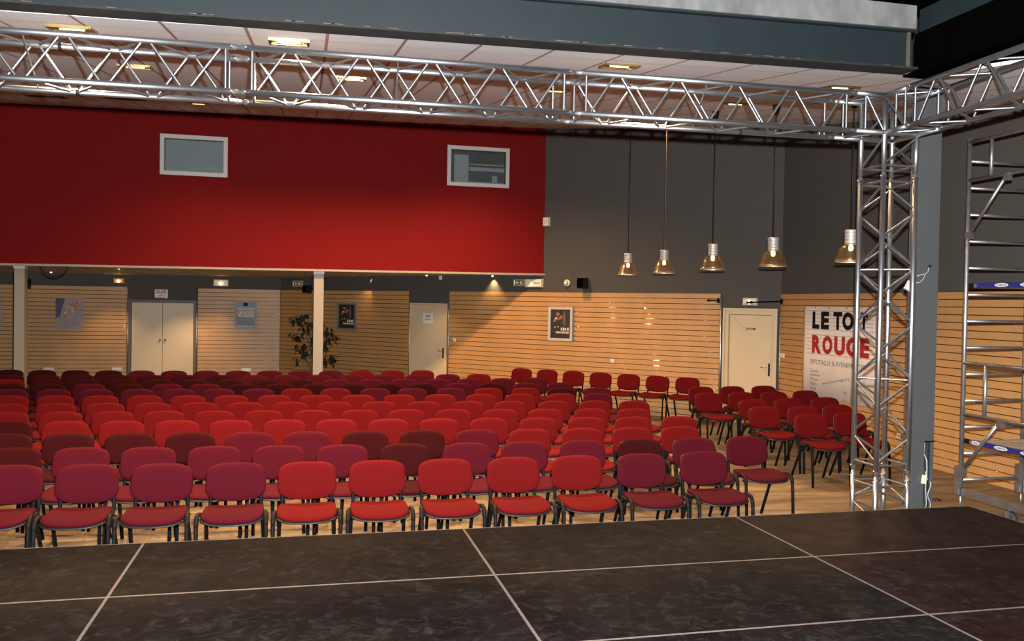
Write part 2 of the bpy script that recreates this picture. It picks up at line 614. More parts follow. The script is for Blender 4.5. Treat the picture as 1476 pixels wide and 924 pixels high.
bm = bmesh.new()
bar_x(bm, xa, xb, .965, .985, .018, .335)
finish('web', bm, 'beam', bt)
bm = bmesh.new()
bar_x(bm, xa, xb + .01, .88, 1.08, 0, .018)
finish('lower_flange', bm, 'beam_low', bt)
bm = bmesh.new()
bar_x(bm, xa, xb, .91, 1.05, .335, .352)
finish('upper_flange', bm, 'beam', bt)
bm = bmesh.new()
bar_x(bm, xb - .05, xb - .035, .935, .966, .02, .335)
o = finish('end_plate', bm, 'steel_dark', bt)
o['label'] = 'rusty welded end plate'
bm = bmesh.new()
for i in range(46):
    x = random.uniform(-4.5, 4.0)
    bar_x(bm, x, x + random.uniform(.02, .10), .8785, .882, .0145, .0185)
o = finish('chipped_paint_edge', bm, 'deck_frame', bt)

# black beam running back over the side truss
bm = bmesh.new()
add_box(bm, (4.27, (YF + .95) / 2, 4.375), (.24, .95 - YF, .36))
add_box(bm, (4.30, (YF + 1.08) / 2, 4.222), (.32, 1.08 - YF, .016))
tag(finish('side_beam', bm, 'black_paint', loc=(4.27, -4, 4.41)), 'matt black steel beam along the right edge of the stage, above the side truss', 'beam')


# ------------------------------------------------------------------ slatted wall panels
def slat_panel(name, fr, s0, s1, z1=2.37, z0=0.0, groove='groove', m='wood_slat', skip=()):
    """horizontal slats 0.1 m apart with half-round metal channels between them"""
    bm = bmesh.new()
    zt = z1
    while zt > z0 + 0.02:
        zb = max(zt - 0.0905, z0)
        fr.bevel(bm, s0, s1, zb, zt, 0.004, 0.026, 0.0015)
        zt -= 0.1
    o = struct(name, bm, m)
    bm = bmesh.new()
    zt = z1 - 0.0905
    while zt > z0 + 0.02:
        prev = None
        for k in range(9):
            a = PI * k / 8
            z = zt - 0.00475 + 0.00475 * math.cos(a)
            d = 0.0165 + 0.0075 * math.sin(a)
            cur = (bm.verts.new(fr.p(s0, z, d)), bm.verts.new(fr.p(s1, z, d)))
            if prev:
                bm.faces.new((prev[0], prev[1], cur[1], cur[0])).smooth = True
            prev = cur
        zt -= 0.1
    g = finish('groove_channel', bm, groove, o, recalc=False)
    return o


def spx(fr, x, y):
    return fr.px(x, y)[0]


sA0, sA1, sA2, sA3 = XL + 1.7, spx(FA, 183, 480), spx(FA, 285, 480), -0.01
trim = 0


def panel(fr, s0, s1, **k):
    global trim
    trim += 1
    return slat_panel('trim_%d' % trim, fr, s0, s1, **k)


panel(FA, sA0, sA1)
panel(FA, sA2, sA3, groove='silver_groove')
sB0, sB1, sB2 = spx(FB, 590, 470), spx(FB, 648, 470), spx(FB, 1038, 470)
panel(FB, 0.03, sB0)
panel(FB, sB1, sB2)
panel(FC, 0.03, 14.0)


def strip(fr, s, z0, z1, w=0.035, m='alu'):
    """bright aluminium edge trim"""
    global trim
    trim += 1
    bm = bmesh.new()
    add_tube(bm, [fr.p(s, z0, 0.02), fr.p(s, z1, 0.02)], w / 2, 10)
    return struct('trim_%d' % trim, bm, m)


strip(FA, sA1 + .02, 0, 2.37)
strip(FA, sA2 - .02, 0, 2.37)
strip(FB, sB0 + .015, 0, 2.37, .03, 'alu_dull')
strip(FB, sB1 - .015, 0, 2.37, .025, 'alu_dull')
strip(FB, sB2 + .02, 0, 2.37, .04)
strip(FC, .015, 0, 2.32, .02, 'alu_dull')

# ------------------------------------------------------------------ mezzanine: red wall with two windows, soffit, posts
red_end = 3.745


def redtop(x):
    return ceil_z(x, YR)


win = {}
for k, (a, b) in {'1': ((231, 192.5), (328, 256)), '2': ((645, 209), (733.5, 271.5))}.items():
    s0, z1 = FR.px(*a)
    s1, z0 = FR.px(*b)
    win[k] = (s0, s1, z0, z1)
w1, w2 = win['1'], win['2']
fr_w = 0.075
xs = [XL, w1[0] + fr_w, w1[1] - fr_w, w2[0] + fr_w, w2[1] - fr_w, red_end]


def redquad(bm, x0, x1, z0, z1, d0=0.0, d1=-0.12):
    f = lambda z, x: z(x) if callable(z) else z
    P = FR.p
    add_hexa(bm, [P(x0, f(z0, x0), d1), P(x1, f(z0, x1), d1), P(x1, f(z1, x1), d1), P(x0, f(z1, x0), d1)],
             [P(x0, f(z0, x0), d0), P(x1, f(z0, x1), d0), P(x1, f(z1, x1), d0), P(x0, f(z1, x0), d0)])


bm = bmesh.new()
for i in range(5):
    if i in (1, 3):
        w = w1 if i == 1 else w2
        redquad(bm, xs[i], xs[i + 1], soffit_z, w[2] + fr_w)
        redquad(bm, xs[i], xs[i + 1], w[3] - fr_w, redtop)
    else:
        redquad(bm, xs[i], xs[i + 1], soffit_z, redtop)
struct('wall_mezzanine', bm, 'red_wall')
trim += 1
bm = bmesh.new()
redquad(bm, XL, red_end + .02, lambda x: soffit_z(x) - .012, lambda x: soffit_z(x) + .028, 0.02, -.1)
struct('trim_%d' % trim, bm, 'cream')
# soffit: a slab whose right edge follows the chamfered wall
bm = bmesh.new()
poly = [(XL, YR + .1), (SB - YR - .1, YR + .1), (-1.7, YW), (XL, YW)]
a = [bm.verts.new((x, y, soffit_z(x))) for x, y in poly]
b = [bm.verts.new((x, y, soffit_z(x) + .16)) for x, y in poly]
bm.faces.new(a)
bm.faces.new(b[::-1])
for i in range(4):
    j = (i + 1) % 4
    bm.faces.new((a[i], b[i], b[j], a[j]))
struct('ceiling_soffit', bm, 'soffit')
bm = bmesh.new()
for x in [XL + 1.2 * i for i in range(1, 11)]:
    y1 = min(YW, SB - x) - .02
    if y1 > YR + .2:
        add_box(bm, (x, (YR + .12 + y1) / 2, soffit_z(x) - .002), (.012, y1 - YR - .12, .005))
trim += 1
struct('trim_%d' % trim, bm, 'groove')

for k, w in win.items():
    s0, s1, z0, z1 = w
    o = bmesh.new()
    FR.ring(o, s0, s1, z0, z1, fr_w, -.13, .02)
    wo = struct('window_' + k, o, 'white_frame')
    bm = bmesh.new()
    FR.box(bm, s0 + fr_w, s1 - fr_w, z0 + fr_w, z1 - fr_w, -.055, -.045)
    finish('pane', bm, 'pane', wo)
    bm = bmesh.new()
    FR.ring(bm, s0 + fr_w - .012, s1 - fr_w + .012, z0 + fr_w - .012, z1 - fr_w + .012, .02, -.06, -.03)
    finish('glazing_bead', bm, 'vent', wo)
# closed blind behind the left window
bm = bmesh.new()
FR.box(bm, w1[0] - .05, w1[1] + .05, w1[2] - .05, w1[3] + .05, -.19, -.17)
tag(finish('window_blind', bm, 'blind', loc=FR.p((w1[0] + w1[1]) / 2, w1[2], -.18)), 'plain grey blind drawn behind the left window of the red wall', 'blind')
# the room behind the right window
rb = bmesh.new()
x0, x1, za, zb = w2[0] - .55, w2[1] + .12, w2[2] - .5, w2[3] + .15
for (q0, q1, za_, zb_, d0, d1) in ((x0, x1, za, zb, -.62, -.58),):
    FR.box(rb, q0, q1, za_, zb_, d0, d1)
FR.box(rb, x0 - .05, x0, za, zb, -.62, -.125)
FR.box(rb, x0, x1, za - .05, za, -.62, -.125)
FR.box(rb, x0, x1, zb, zb + .05, -.62, -.125)
struct('wall_control_room', rb, 'dark_wall')
FR2 = Frame((0, YR + .57, 0), (1, 0, 0), (0, -1, 0))


def px_box(bm, fr, xa, ya, xb_, yb, d0, d1):
    s0, z1 = fr.px(xa, ya)
    s1, z0 = fr.px(xb_, yb)
    fr.box(bm, s0, s1, z0, z1, d0, d1)
    return s0, s1, z0, z1


bm = bmesh.new()
q = px_box(bm, FR2, 655, 222, 675, 268, -.02, .0)
tag(finish('wall_board', bm, 'pale_board', loc=FR2.p(q[0], q[2], 0)), 'tall pale board seen at the left through the right window', 'board')
cb = thing('shelf_unit', 'pale shelf unit with ochre edge seen through the right window', 'shelf', FR2.p(2.6, 4.5, .0))
bm = bmesh.new()
px_box(bm, FR2, 676, 241, 729, 249.5, .0, .05)
px_box(bm, FR2, 676, 251, 729, 253.5, .0, .08)
px_box(bm, FR2, 708.5, 254, 716, 264, .0, .05)
px_box(bm, FR2, 676, 262, 729, 266, .0, .04)
finish('carcass', bm, 'pale_board', cb)
bm = bmesh.new()
px_box(bm, FR2, 676, 236.5, 729, 241, .0, .06)
finish('edge_strip', bm, 'ochre_strip', cb)

for i, (xl, xr, lab) in enumerate(((19, 35.5, 'cream square post under the left end of the red wall'), (451.5, 466, 'cream square post in front of the leafy plant'))):
    a = hit(xl, 470, (0, 1, 0), YR + .12)
    b = hit(xr, 470, (0, 1, 0), YR + .12)
    t = thing('support_post', lab, 'post', ((a.x + b.x) / 2, YR + .2, 0), 'cream posts under the red wall')
    bm = bmesh.new()
    h = (b.x - a.x) / 2
    cx = (a.x + b.x) / 2
    if i == 0:
        h *= .92
    add_box(bm, (cx, YR + .12 + h, soffit_z(cx) / 2 + .01), (2 * h, 2 * h, soffit_z(cx) - .02))
    bmesh.ops.bevel(bm, geom=[e for e in bm.edges], offset=.006, segments=1, affect='EDGES')
    finish('shaft', bm, 'cream', t)
    bm = bmesh.new()
    add_box(bm, (cx, YR + .12 + h, .01), (2 * h + .06, 2 * h + .06, .02))
    finish('foot_plate', bm, 'cream', t)
    bm = bmesh.new()
    add_box(bm, (cx, YR + .12 + h, soffit_z(cx) - .035), (2 * h + .015, 2 * h + .015, .05))
    finish('head_plate', bm, 'white_frame', t)


# ------------------------------------------------------------------ doors
def door(name, fr, s0, s1, z1, leaf, framem, fw, leaves=1, deep=0.0):
    bm = bmesh.new()
    fr.ring(bm, s0, s1, 0.0, z1, fw, -.02 - deep, .03, bottom=False)
    o = struct(name, bm, framem)
    w = (s1 - s0 - 2 * fw) / leaves
    for i in range(leaves):
        bm = bmesh.new()
        a = s0 + fw + i * w + .003
        fr.bevel(bm, a, a + w - .006, .008, z1 - fw - .004, -.03, .012, .003)
        finish('door_leaf', bm, leaf, o)
    return o


def lever(o, fr, s, z, dirn, plate='black_plastic', grip='brass', long=.12):
    bm = bmesh.new()
    fr.bevel(bm, s - .022, s + .022, z - .13, z + .10, .012, .022, .006)
    p = finish('handle_plate', bm, plate, o)
    bm = bmesh.new()
    add_tube(bm, [fr.p(s, z + .03, .02), fr.p(s, z + .03, .06), fr.p(s + dirn * .02, z + .03, .066), fr.p(s + dirn * long, z + .03, .066)], .009, 8)
    finish('door_handle', bm, grip, p)


# double door in the back wall
s0, z1 = FA.px(185.5, 430)
s1 = sA2 - .03
d1 = door('door_1', FA, s0, s1, 2.07, 'door_grey', 'door_frame_brown', .07, leaves=2)
mid = (s0 + s1) / 2
for k in (-1, 1):
    bm = bmesh.new()
    c = FA.p(mid + k * .06, FA.px(235, 490)[1], 0)
    add_tube(bm, [c + FA.n * .01, c + FA.n * .03, c + FA.n * .035, c + FA.n * .055], [.012, .012, .026, .02], 12)
    finish('door_knob', bm, 'steel_dark', d1)
# WC door
s0, s1 = spx(FB, 590.5, 470) + .0, spx(FB, 646, 470)
d2 = door('door_2', FB, s0 + .02, s1 - .02, 2.10, 'door_grey', 'door_frame_ochre', .035)
hs, hz = FB.px(639, 508)
lever(d2, FB, hs, hz, -1)
# right door with moulded casing
s0, s1 = spx(FB, 1043.5, 480), spx(FB, 1120, 480)
d3 = door('door_3', FB, s0, s1, 2.095, 'door_cream', 'door_cream', .10)
bm = bmesh.new()
FB.ring(bm, s0 - .01, s1 + .01, 0, 2.11, .035, .02, .05, bottom=False)
FB.ring(bm, s0 + .07, s1 - .07, 0, 2.03, .022, .02, .042, bottom=False)
finish('casing_moulding', bm, 'door_cream', d3)
hs, hz = FB.px(1109, 532)
lever(d3, FB, hs, hz, -1, long=.14)


# ------------------------------------------------------------------ things on the walls
def poster_frame(fr, xa, ya, xb_, yb, label, border, fm='snap_frame', d=.026, side_only=False):
    s0, z1 = fr.px(xa, ya)
    s1, z0 = fr.px(xb_, yb)
    t = thing('framed_poster', label, 'poster', fr.p((s0 + s1) / 2, z0, d), 'posters hung on the slatted walls')
    bm = bmesh.new()
    fr.ring(bm, s0, s1, z0, z1, border, d, d + .02)
    finish('frame', bm, fm, t)
    return t, s0 + border, s1 - border, z0 + border, z1 - border


def colour(name, c):
    if name not in M:
        M[name] = mat(name, c, 0.5, noise=0.15, nscale=12)
    return name


def blob(bm, fr, s, z, rs, rz, d, n=18, wob=0.15, rot=0):
    pts = []
    for k in range(n):
        a = 2 * PI * k / n
        w = 1 + random.uniform(-wob, wob)
        x, y = rs * w * math.cos(a), rz * w * math.sin(a)
        pts.append(fr.p(s + x * math.cos(rot) - y * math.sin(rot), z + x * math.sin(rot) + y * math.cos(rot), d))
    bm.faces.new([bm.verts.new(p) for p in pts])


def words(bm, fr, s0, s1, z0, z1, d, n, gaps=()):
    """a line of lettering too small to read: upright strokes of uneven width"""
    w = (s1 - s0) / n
    for i in range(n):
        if i in gaps:
            continue
        x = s0 + i * w
        fr.box(bm, x + w * .08, x + w * random.uniform(.6, .9), z0, z1 - random.choice((0, 0, .15)) * (z1 - z0), d, d + .001)


# balloon-cluster poster, loose sheet
s0, z1 = FA.px(80, 429)
s1, z0 = FA.px(119, 475)
t = thing('paper_poster', 'unframed poster of a bunch of small balloons above a pale pod', 'poster', FA.p((s0 + s1) / 2, z0, .027), 'posters hung on the slatted walls')
bm = bmesh.new()
FA.box(bm, s0, s1, z0, z1, .022, .029)
finish('sheet', bm, colour('poster_mauve', (.165, .125, .135)), t)
w, h = s1 - s0, z1 - z0
bm = bmesh.new()
P = FA.p
add_quad(bm, P(s0 + .01, z0 + h * .35, .030), P(s0 + w * .18, z0 + h * .40, .030), P(s0 + w * .36, z1 - .01, .030), P(s0 + .01, z1 - .01, .030))
finish('night_sky', bm, colour('poster_navy', (.018, .018, .040)), t)
bm = bmesh.new()
blob(bm, FA, s0 + w * .28, z0 + h * .26, w * .17, h * .15, .0305, wob=.02)
blob(bm, FA, s0 + w * .24, z0 + h * .09, w * .04, h * .08, .0304, wob=.02)
finish('pod', bm, colour('poster_olive', (.15, .13, .07)), t)
cols = [('poster_rose', (.24, .085, .07)), ('poster_red', (.25, .035, .025)), ('poster_cream', (.28, .23, .175)), ('poster_orange', (.28, .115, .04)), ('poster_green', (.11, .12, .05))]
bm = bmesh.new()
for k in range(65):
    u = random.random()
    cx = s0 + w * (.34 + .55 * u + random.uniform(-.04, .04))
    cz = z0 + h * (.55 + .3 * u + random.uniform(-.16, .13))
    cx, cz = min(cx, s1 - w * .06), min(cz, z1 - h * .06)
    n0 = len(bm.faces)
    blob(bm, FA, cx, cz, w * .045, h * .042, .0306 + .00003 * k, n=10, wob=.03)
    bm.faces.ensure_lookup_table()
    bm.faces[-1].material_index = k % 5
bp_ = finish('balloon_print', bm, colour(*cols[0]), t)
for cn, cc in cols[1:]:
    bp_.data.materials.append(M[colour(cn, cc)])
bm = bmesh.new()
blob(bm, FA, s0 + w * .70, z0 + h * .235, w * .06, h * .03, .0306)
words(bm, FA, s0 + w * .48, s0 + w * .92, z0 + h * .15, z0 + h * .175, .0304, 14, (5, 9))
finish('small_print', bm, 'ink_grey', t)

# framed poster on the silver-grooved panel
t, a0, a1, b0, b1 = poster_frame(FA, 338, 433, 370, 474.5, 'silver framed poster with a title beneath a coloured sky, right of the double door', .05)
w, h = a1 - a0, b1 - b0
bm = bmesh.new()
FA.box(bm, a0, a1, b0, b1, .026, .030)
finish('sheet', bm, colour('poster_slate', (.035, .028, .035)), t)
for nm, cc, z0_, z1_ in (('sky', (.025, .065, .09), .80, .99), ('haze', (.15, .13, .115), .66, .82), ('glow', (.22, .13, .02), .52, .68), ('foreground', (.02, .02, .02), .10, .26)):
    bm = bmesh.new()
    n = 10
    top = [P(a0 + w * (.03 + .94 * i / n), b0 + h * (z1_ - random.uniform(0, .04)), .0306) for i in range(n + 1)]
    bot = [P(a0 + w * (.03 + .94 * i / n), b0 + h * (z0_ + random.uniform(0, .04)), .0306) for i in range(n + 1)]
    for i in range(n):
        add_quad(bm, bot[i], bot[i + 1], top[i + 1], top[i])
    finish(nm, bm, colour('poster_' + nm, cc), t)
bm = bmesh.new()
blob(bm, FA, a0 + w * .11, b0 + h * .55, w * .08, h * .12, .0309)
finish('red_patch', bm, 'poster_red', t)
bm = bmesh.new()
text_mesh(bm, FA, 'Éclats', a0 + w * .15, a0 + w * .95, b0 + h * .41, b0 + h * .60, .0315, .01)
words(bm, FA, a0 + w * .05, a0 + w * .95, b0 + h * .015, b0 + h * .055, .0312, 26, (7, 13, 19))
finish('lettering', bm, colour('poster_print', (.32, .28, .25)), t)
bm = bmesh.new()
FA.box(bm, a0 + w * .38, a0 + w * .62, b0 + h * .86, b0 + h * .99, .0306, .031)
finish('stamp', bm, 'ink_black', t)


def dark_poster(fr, box, label, border, fm, bright):
    t, a0, a1, b0, b1 = poster_frame(fr, *box, label, border, fm)
    w, h = a1 - a0, b1 - b0
    bm = bmesh.new()
    fr.box(bm, a0, a1, b0, b1, .026, .030)
    finish('sheet', bm, colour('poster_black', (.014, .009, .008)), t)
    bm = bmesh.new()
    blob(bm, fr, a0 + w * .36, b0 + h * .84, w * .10, h * .06, .0306)
    blob(bm, fr, a0 + w * .30, b0 + h * .69, w * .10, h * .05, .0306)
    blob(bm, fr, a0 + w * .50, b0 + h * .72, w * .07, h * .09, .0306, rot=-.6)
    blob(bm, fr, a0 + w * .20, b0 + h * .62, w * .07, h * .05, .0306)
    finish('figure', bm, colour('poster_flesh', (.20, .06, .04)), t)
    bm = bmesh.new()
    blob(bm, fr, a0 + w * .27, b0 + h * .69, w * .06, h * .022, .0309)
    blob(bm, fr, a0 + w * .22, b0 + h * .38, w * .03, h * .02, .0309)
    blob(bm, fr, a0 + w * .37, b0 + h * .40, w * .025, h * .02, .0309)
    finish('highlight', bm, colour('poster_pale', (.45, .36, .27)), t)
    bm = bmesh.new()
    for k, (u0, u1) in enumerate(((.62, .70), (.72, .92))):
        add_quad(bm, fr.p(a0 + w * u0, b0 + h * .45, .0305), fr.p(a0 + w * (u0 + .05), b0 + h * .45, .0305),
                 fr.p(a0 + w * (u0 + .07 * (1 - k)), b0 + h * .95, .0305), fr.p(a0 + w * (u0 + .02 - .1 * k), b0 + h * .95, .0305))
    finish('drapery', bm, colour('poster_taupe', (.09, .065, .055)), t)
    bm = bmesh.new()
    words(bm, fr, a0 + w * .52, a0 + w * .94, b0 + h * .27, b0 + h * .37, .0308, 4)
    words(bm, fr, a0 + w * .27, a0 + w * .94, b0 + h * .17, b0 + h * .24, .0308, 9)
    finish('lettering', bm, 'poster_pale', t)
    return t


dark_poster(FB, (487.5, 435.5, 515, 477), 'dark poster in a silver frame, right of the cream post with the plant', .055, 'snap_frame', False)
dark_poster(FB, (792, 442, 826, 492), 'dark poster in a cream frame on the sunlit slats below the black speaker', .055, 'white_frame', True)
for fr, xa, ya, yb, lab in ((FA, 1.0, 430, 473, 'narrow metal hanging rail at the far left edge, left of the first cream post'), (FB, 513.5, 435, 478, 'narrow metal hanging rail right of the silver framed dark poster'), (FB, 827, 442, 492, 'narrow metal hanging rail right of the cream framed dark poster')):
    s, z1 = fr.px(xa, ya)
    z0 = fr.px(xa, yb)[1]
    t = thing('hanging_rail', lab, 'rail', fr.p(s, z0, .03), 'hanging rails beside posters')
    bm = bmesh.new()
    fr.box(bm, s + .004, s + .026, z0, z1, .025, .034)
    finish('rail', bm, 'alu_dull', t)
    bm = bmesh.new()
    z = z0 + .02
    while z < z1:
        fr.box(bm, s + .006, s + .06, z, z + .018, .034, .045)
        z += .1
    finish('hook_tabs', bm, 'alu', t)

# sign over the double door, WC sheet, door plate
s0, z1 = FA.px(223, 417)
s1, z0 = FA.px(242, 429.5)
t = thing('door_sign', 'small white sign with dark lettering above the double door', 'sign', FA.p(s0, z0, .0))
bm = bmesh.new()
FA.bevel(bm, s0, s1, z0, z1, 0, .03, .004)
finish('plate', bm, 'paper', t)
w, h = s1 - s0, z1 - z0
bm = bmesh.new()
words(bm, FA, s0 + w * .14, s0 + w * .88, z0 + h * .74, z0 + h * .90, .0305, 9, (3,))
words(bm, FA, s0 + w * .10, s0 + w * .92, z0 + h * .54, z0 + h * .68, .0305, 13)
finish('lettering', bm, 'ink_black', t)
bm = bmesh.new()
words(bm, FA, s0 + w * .42, s0 + w * .58, z0 + h * .38, z0 + h * .46, .0305, 3)
words(bm, FA, s0 + w * .22, s0 + w * .78, z0 + h * .17, z0 + h * .31, .0305, 9)
finish('red_lettering', bm, 'ink_red', t)
bm = bmesh.new()
blob(bm, FA, s0 + w * .90, z0 + h * .04, .02, .03, .032, wob=.02)
finish('corner_tab', bm, 'white_ink', t)

s0, z1 = FB.px(610.5, 451.5)
s1, z0 = FB.px(624.5, 466.5)
t = thing('paper_sign', 'white paper sheet marked WC taped to the toilet door', 'sign', FB.p(s0, z0, .014))
bm = bmesh.new()
FB.box(bm, s0, s1, z0, z1, .0125, .0145)
finish('sheet', bm, 'paper', t)
w, h = s1 - s0, z1 - z0
bm = bmesh.new()
text_mesh(bm, FB, 'WC', s0 + w * .26, s0 + w * .74, z0 + h * .58, z0 + h * .86, .016, .03)
finish('lettering', bm, 'ink_black', t)
bm = bmesh.new()
words(bm, FB, s0 + w * .16, s0 + w * .84, z0 + h * .33, z0 + h * .43, .0155, 11)
finish('red_lettering', bm, 'ink_red', t)

s0, z1 = FB.px(1076.5, 472.5)
s1, z0 = FB.px(1089.5, 476)
t = thing('door_plate', 'small brown name plate on the cream door', 'sign', FB.p(s0, z0, .013))
bm = bmesh.new()
FB.bevel(bm, s0, s1, z0, z1, .012, .018, .002)
finish('plate', bm, 'steel_dark', t)
bm = bmesh.new()
words(bm, FB, s0 + .02, s1 - .045, z0 + .011, z1 - .011, .0182, 5)
finish('lettering', bm, 'beige_plastic', t)


def unit(fr, xa, ya, xb_, yb, label, body, glow, cat='emergency light', led=None, d=.05):
    s0, z1 = fr.px(xa, ya)
    s1, z0 = fr.px(xb_, yb)
    t = thing('emergency_light', label, cat, fr.p((s0 + s1) / 2, z0, 0), 'emergency lights high on the walls')
    bm = bmesh.new()
    fr.bevel(bm, s0, s1, z0, z1, -.001, d, .012)
    finish('case', bm, body, t)
    w, h = s1 - s0, z1 - z0
    bm = bmesh.new()
    fr.bevel(bm, s0 + w * .06, s1 - w * .06, z0 + h * .1, z1 - h * .1, d, d + .006, .006)
    finish('diffuser', bm, glow, t)
    if led:
        bm = bmesh.new()
        u, v, r = led
        c = fr.p(s0 + w * u, z0 + h * v, d + .008)
        bmesh.ops.create_uvsphere(bm, u_segments=10, v_segments=6, radius=r, matrix=Matrix.Translation(c))
        finish('indicator_lamp', bm, 'led', t)
    return t, s0, s1, z0, z1, d


unit(FA, 163.5, 400.5, 179.5, 409, 'emergency light glowing amber, left of the double door', 'orange_case', 'orange_case', led=(.5, .42, .032))
unit(FA, 307.5, 402.5, 329.5, 413, 'emergency light glowing amber, right of the double door', 'beige_plastic', 'beige_plastic', led=(.5, .38, .034))
t, s0, s1, z0, z1, d = unit(FB, 758.5, 402, 783, 414.5, 'white emergency light beside the green exit sign at the end of the red wall', 'white_plastic', 'white_plastic', led=(.42, .36, .022), d=.07)
bm = bmesh.new()
FB.box(bm, s0 + (s1 - s0) * .5, s1 - (s1 - s0) * .12, z0 + .08, z0 + .1, d + .006, d + .008)
finish('arrow_mark', bm, 'ink_grey', t)
t, s0, s1, z0, z1, d = unit(FB, 1071.5, 429, 1092.5, 441, 'cream emergency light glowing above the cream door', 'white_plastic', 'beige_plastic', led=(.46, .44, .02), d=.07)
bm = bmesh.new()
FB.box(bm, s0 + (s1 - s0) * .12, s0 + (s1 - s0) * .42, z0 + .025, z0 + .04, d + .006, d + .008)
FB.box(bm, s0 + (s1 - s0) * .56, s0 + (s1 - s0) * .86, z0 + .025, z0 + .04, d + .006, d + .008)
finish('louvre_marks', bm, 'ink_grey', t)


def exit_sign(fr, xa, ya, xb_, yb, label):
    s0, z1 = fr.px(xa, ya)
    s1, z0 = fr.px(xb_, yb)
    t = thing('exit_sign', label, 'exit sign', fr.p((s0 + s1) / 2, z0, 0), 'green exit signs')
    bm = bmesh.new()
    fr.bevel(bm, s0, s1, z0, z1, 0, .06, .006)
    finish('case', bm, 'orange_case', t)
    w, h = s1 - s0, z1 - z0
    bm = bmesh.new()
    fr.box(bm, s0 + w * .08, s1 - w * .08, z0 + h * .18, z1 - h * .18, .06, .064)
    finish('panel', bm, 'exit_green', t)
    bm = bmesh.new()
    fr.box(bm, s0 + w * .09, s0 + w * .17, z0 + h * .2, z1 - h * .2, .064, .066)        # door opening
    q = lambda u, v: fr.p(s0 + w * u, z0 + h * v, .066)
    add_quad(bm, q(.28, .5), q(.40, .68), q(.40, .56), q(.40, .5))                       # arrow head
    add_quad(bm, q(.28, .5), q(.40, .5), q(.40, .44), q(.40, .32))
    fr.box(bm, s0 + w * .40, s0 + w * .54, z0 + h * .45, z0 + h * .55, .064, .066)
    blob(bm, fr, s0 + w * .73, z0 + h * .68, w * .035, h * .07, .066, n=10, wob=0)      # running figure
    add_quad(bm, q(.68, .58), q(.77, .60), q(.80, .42), q(.73, .42))
    add_quad(bm, q(.73, .43), q(.80, .43), q(.70, .25), q(.66, .27))
    add_quad(bm, q(.76, .43), q(.80, .43), q(.88, .28), q(.84, .26))
    add_quad(bm, q(.77, .60), q(.78, .54), q(.88, .50), q(.87, .55))
    finish('pictogram', bm, 'exit_white', t)


exit_sign(FB, 424, 404.5, 437, 413.5, 'green exit sign above the leafy plant under the red wall')
exit_sign(FB, 742, 402.5, 756.5, 412.5, 'green exit sign beside the white emergency light at the end of the red wall')

# beige siren at the edge of the red wall
s0, z1 = FB.px(781.5, 313.5)
s1, z0 = FB.px(793, 326.5)
t = thing('wall_siren', 'beige square siren box at the right edge of the red wall', 'siren', FB.p((s0 + s1) / 2, z0, 0))
bm = bmesh.new()
FB.bevel(bm, s0 + .05, s1, z0, z1, 0, .07, .012)
finish('case', bm, 'beige_plastic', t)
bm = bmesh.new()
for i in range(5):
    FB.box(bm, s0 + .09, s1 - .04, z0 + .05 + i * .018, z0 + .058 + i * .018, .07, .073)
finish('grille', bm, 'white_frame', t)
# round detector
s, z = FB.px(818, 408)
t = thing('sounder', 'small round cream alarm sounder left of the black speaker', 'alarm', FB.p(s, z, 0))
bm = bmesh.new()
c = FB.p(s, z, 0)
add_tube(bm, [c, c + FB.n * .03, c + FB.n * .045], [.072, .072, .06], 20)
finish('base', bm, 'beige_plastic', t)
bm = bmesh.new()
add_tube(bm, [c + FB.n * .045, c + FB.n * .10, c + FB.n * .11], [.04, .036, .02], 16)
finish('nose', bm, 'white_plastic', t)


def speaker(fr, x, y, label, w=.17, h=.22, d=.2, tilt=.0, z=None):
    s, zz = fr.px(x, y)
    t = thing('wall_speaker', label, 'speaker', fr.p(s, zz, 0), 'black wall speakers')
    bm = bmesh.new()
    fr.bevel(bm, s - w / 2, s + w / 2, zz - h / 2, zz + h / 2, .07, .07 + d, .012)
    finish('cabinet', bm, 'black_plastic', t)
    bm = bmesh.new()
    fr.box(bm, s - w / 2 + .015, s + w / 2 - .015, zz - h / 2 + .015, zz + h / 2 - .015, .07 + d, .074 + d)
    finish('grille', bm, 'black_paint', t)
    bm = bmesh.new()
    fr.box(bm, s - .03, s + .03, zz - .05, zz + .05, 0, .012)
    add_tube(bm, [fr.p(s, zz, .01), fr.p(s, zz, .08)], .014, 8)
    finish('bracket', bm, 'black_metal', t)


speaker(FB, 845, 408.5, 'small black speaker on the grey wall above the cream framed poster')
speaker(FA, 41, 409, 'small black speaker behind the left cream post', .16, .24)
speaker(FB, 449.5, 417, 'small black speaker half hidden behind the post with the plant', .14, .2)


def wall_arm(fr, x0, y, reach, label):
    """black banner pole on a bracket reaching out from the wall edge"""
    s, z = fr.px(x0, y)
    t = thing('banner_pole', label, 'bracket', fr.p(s, z, 0), 'black arms beside the cream door')
    bm = bmesh.new()
    fr.box(bm, s - .025, s + .025, z - .045, z + .045, .02, .05)
    finish('bracket', bm, 'black_metal', t)
    bm = bmesh.new()
    a = fr.p(s, z, .05)
    b = a + reach
    add_tube(bm, [a, a.lerp(b, .82), a.lerp(b, .83), b], [.012, .013, .02, .017], 8)
    finish('pole', bm, 'black_metal', t)


wall_arm(FB, 1036.5, 433.5, FB.n * .45 + FB.u * -.05, 'short black arm at the right end of the back slats, left of the cream door')
wall_arm(FC, 1129.5, 434.5, FC.n * .62 + Vector((0, .10, -.03)), 'long black arm in the corner right of the cream door')


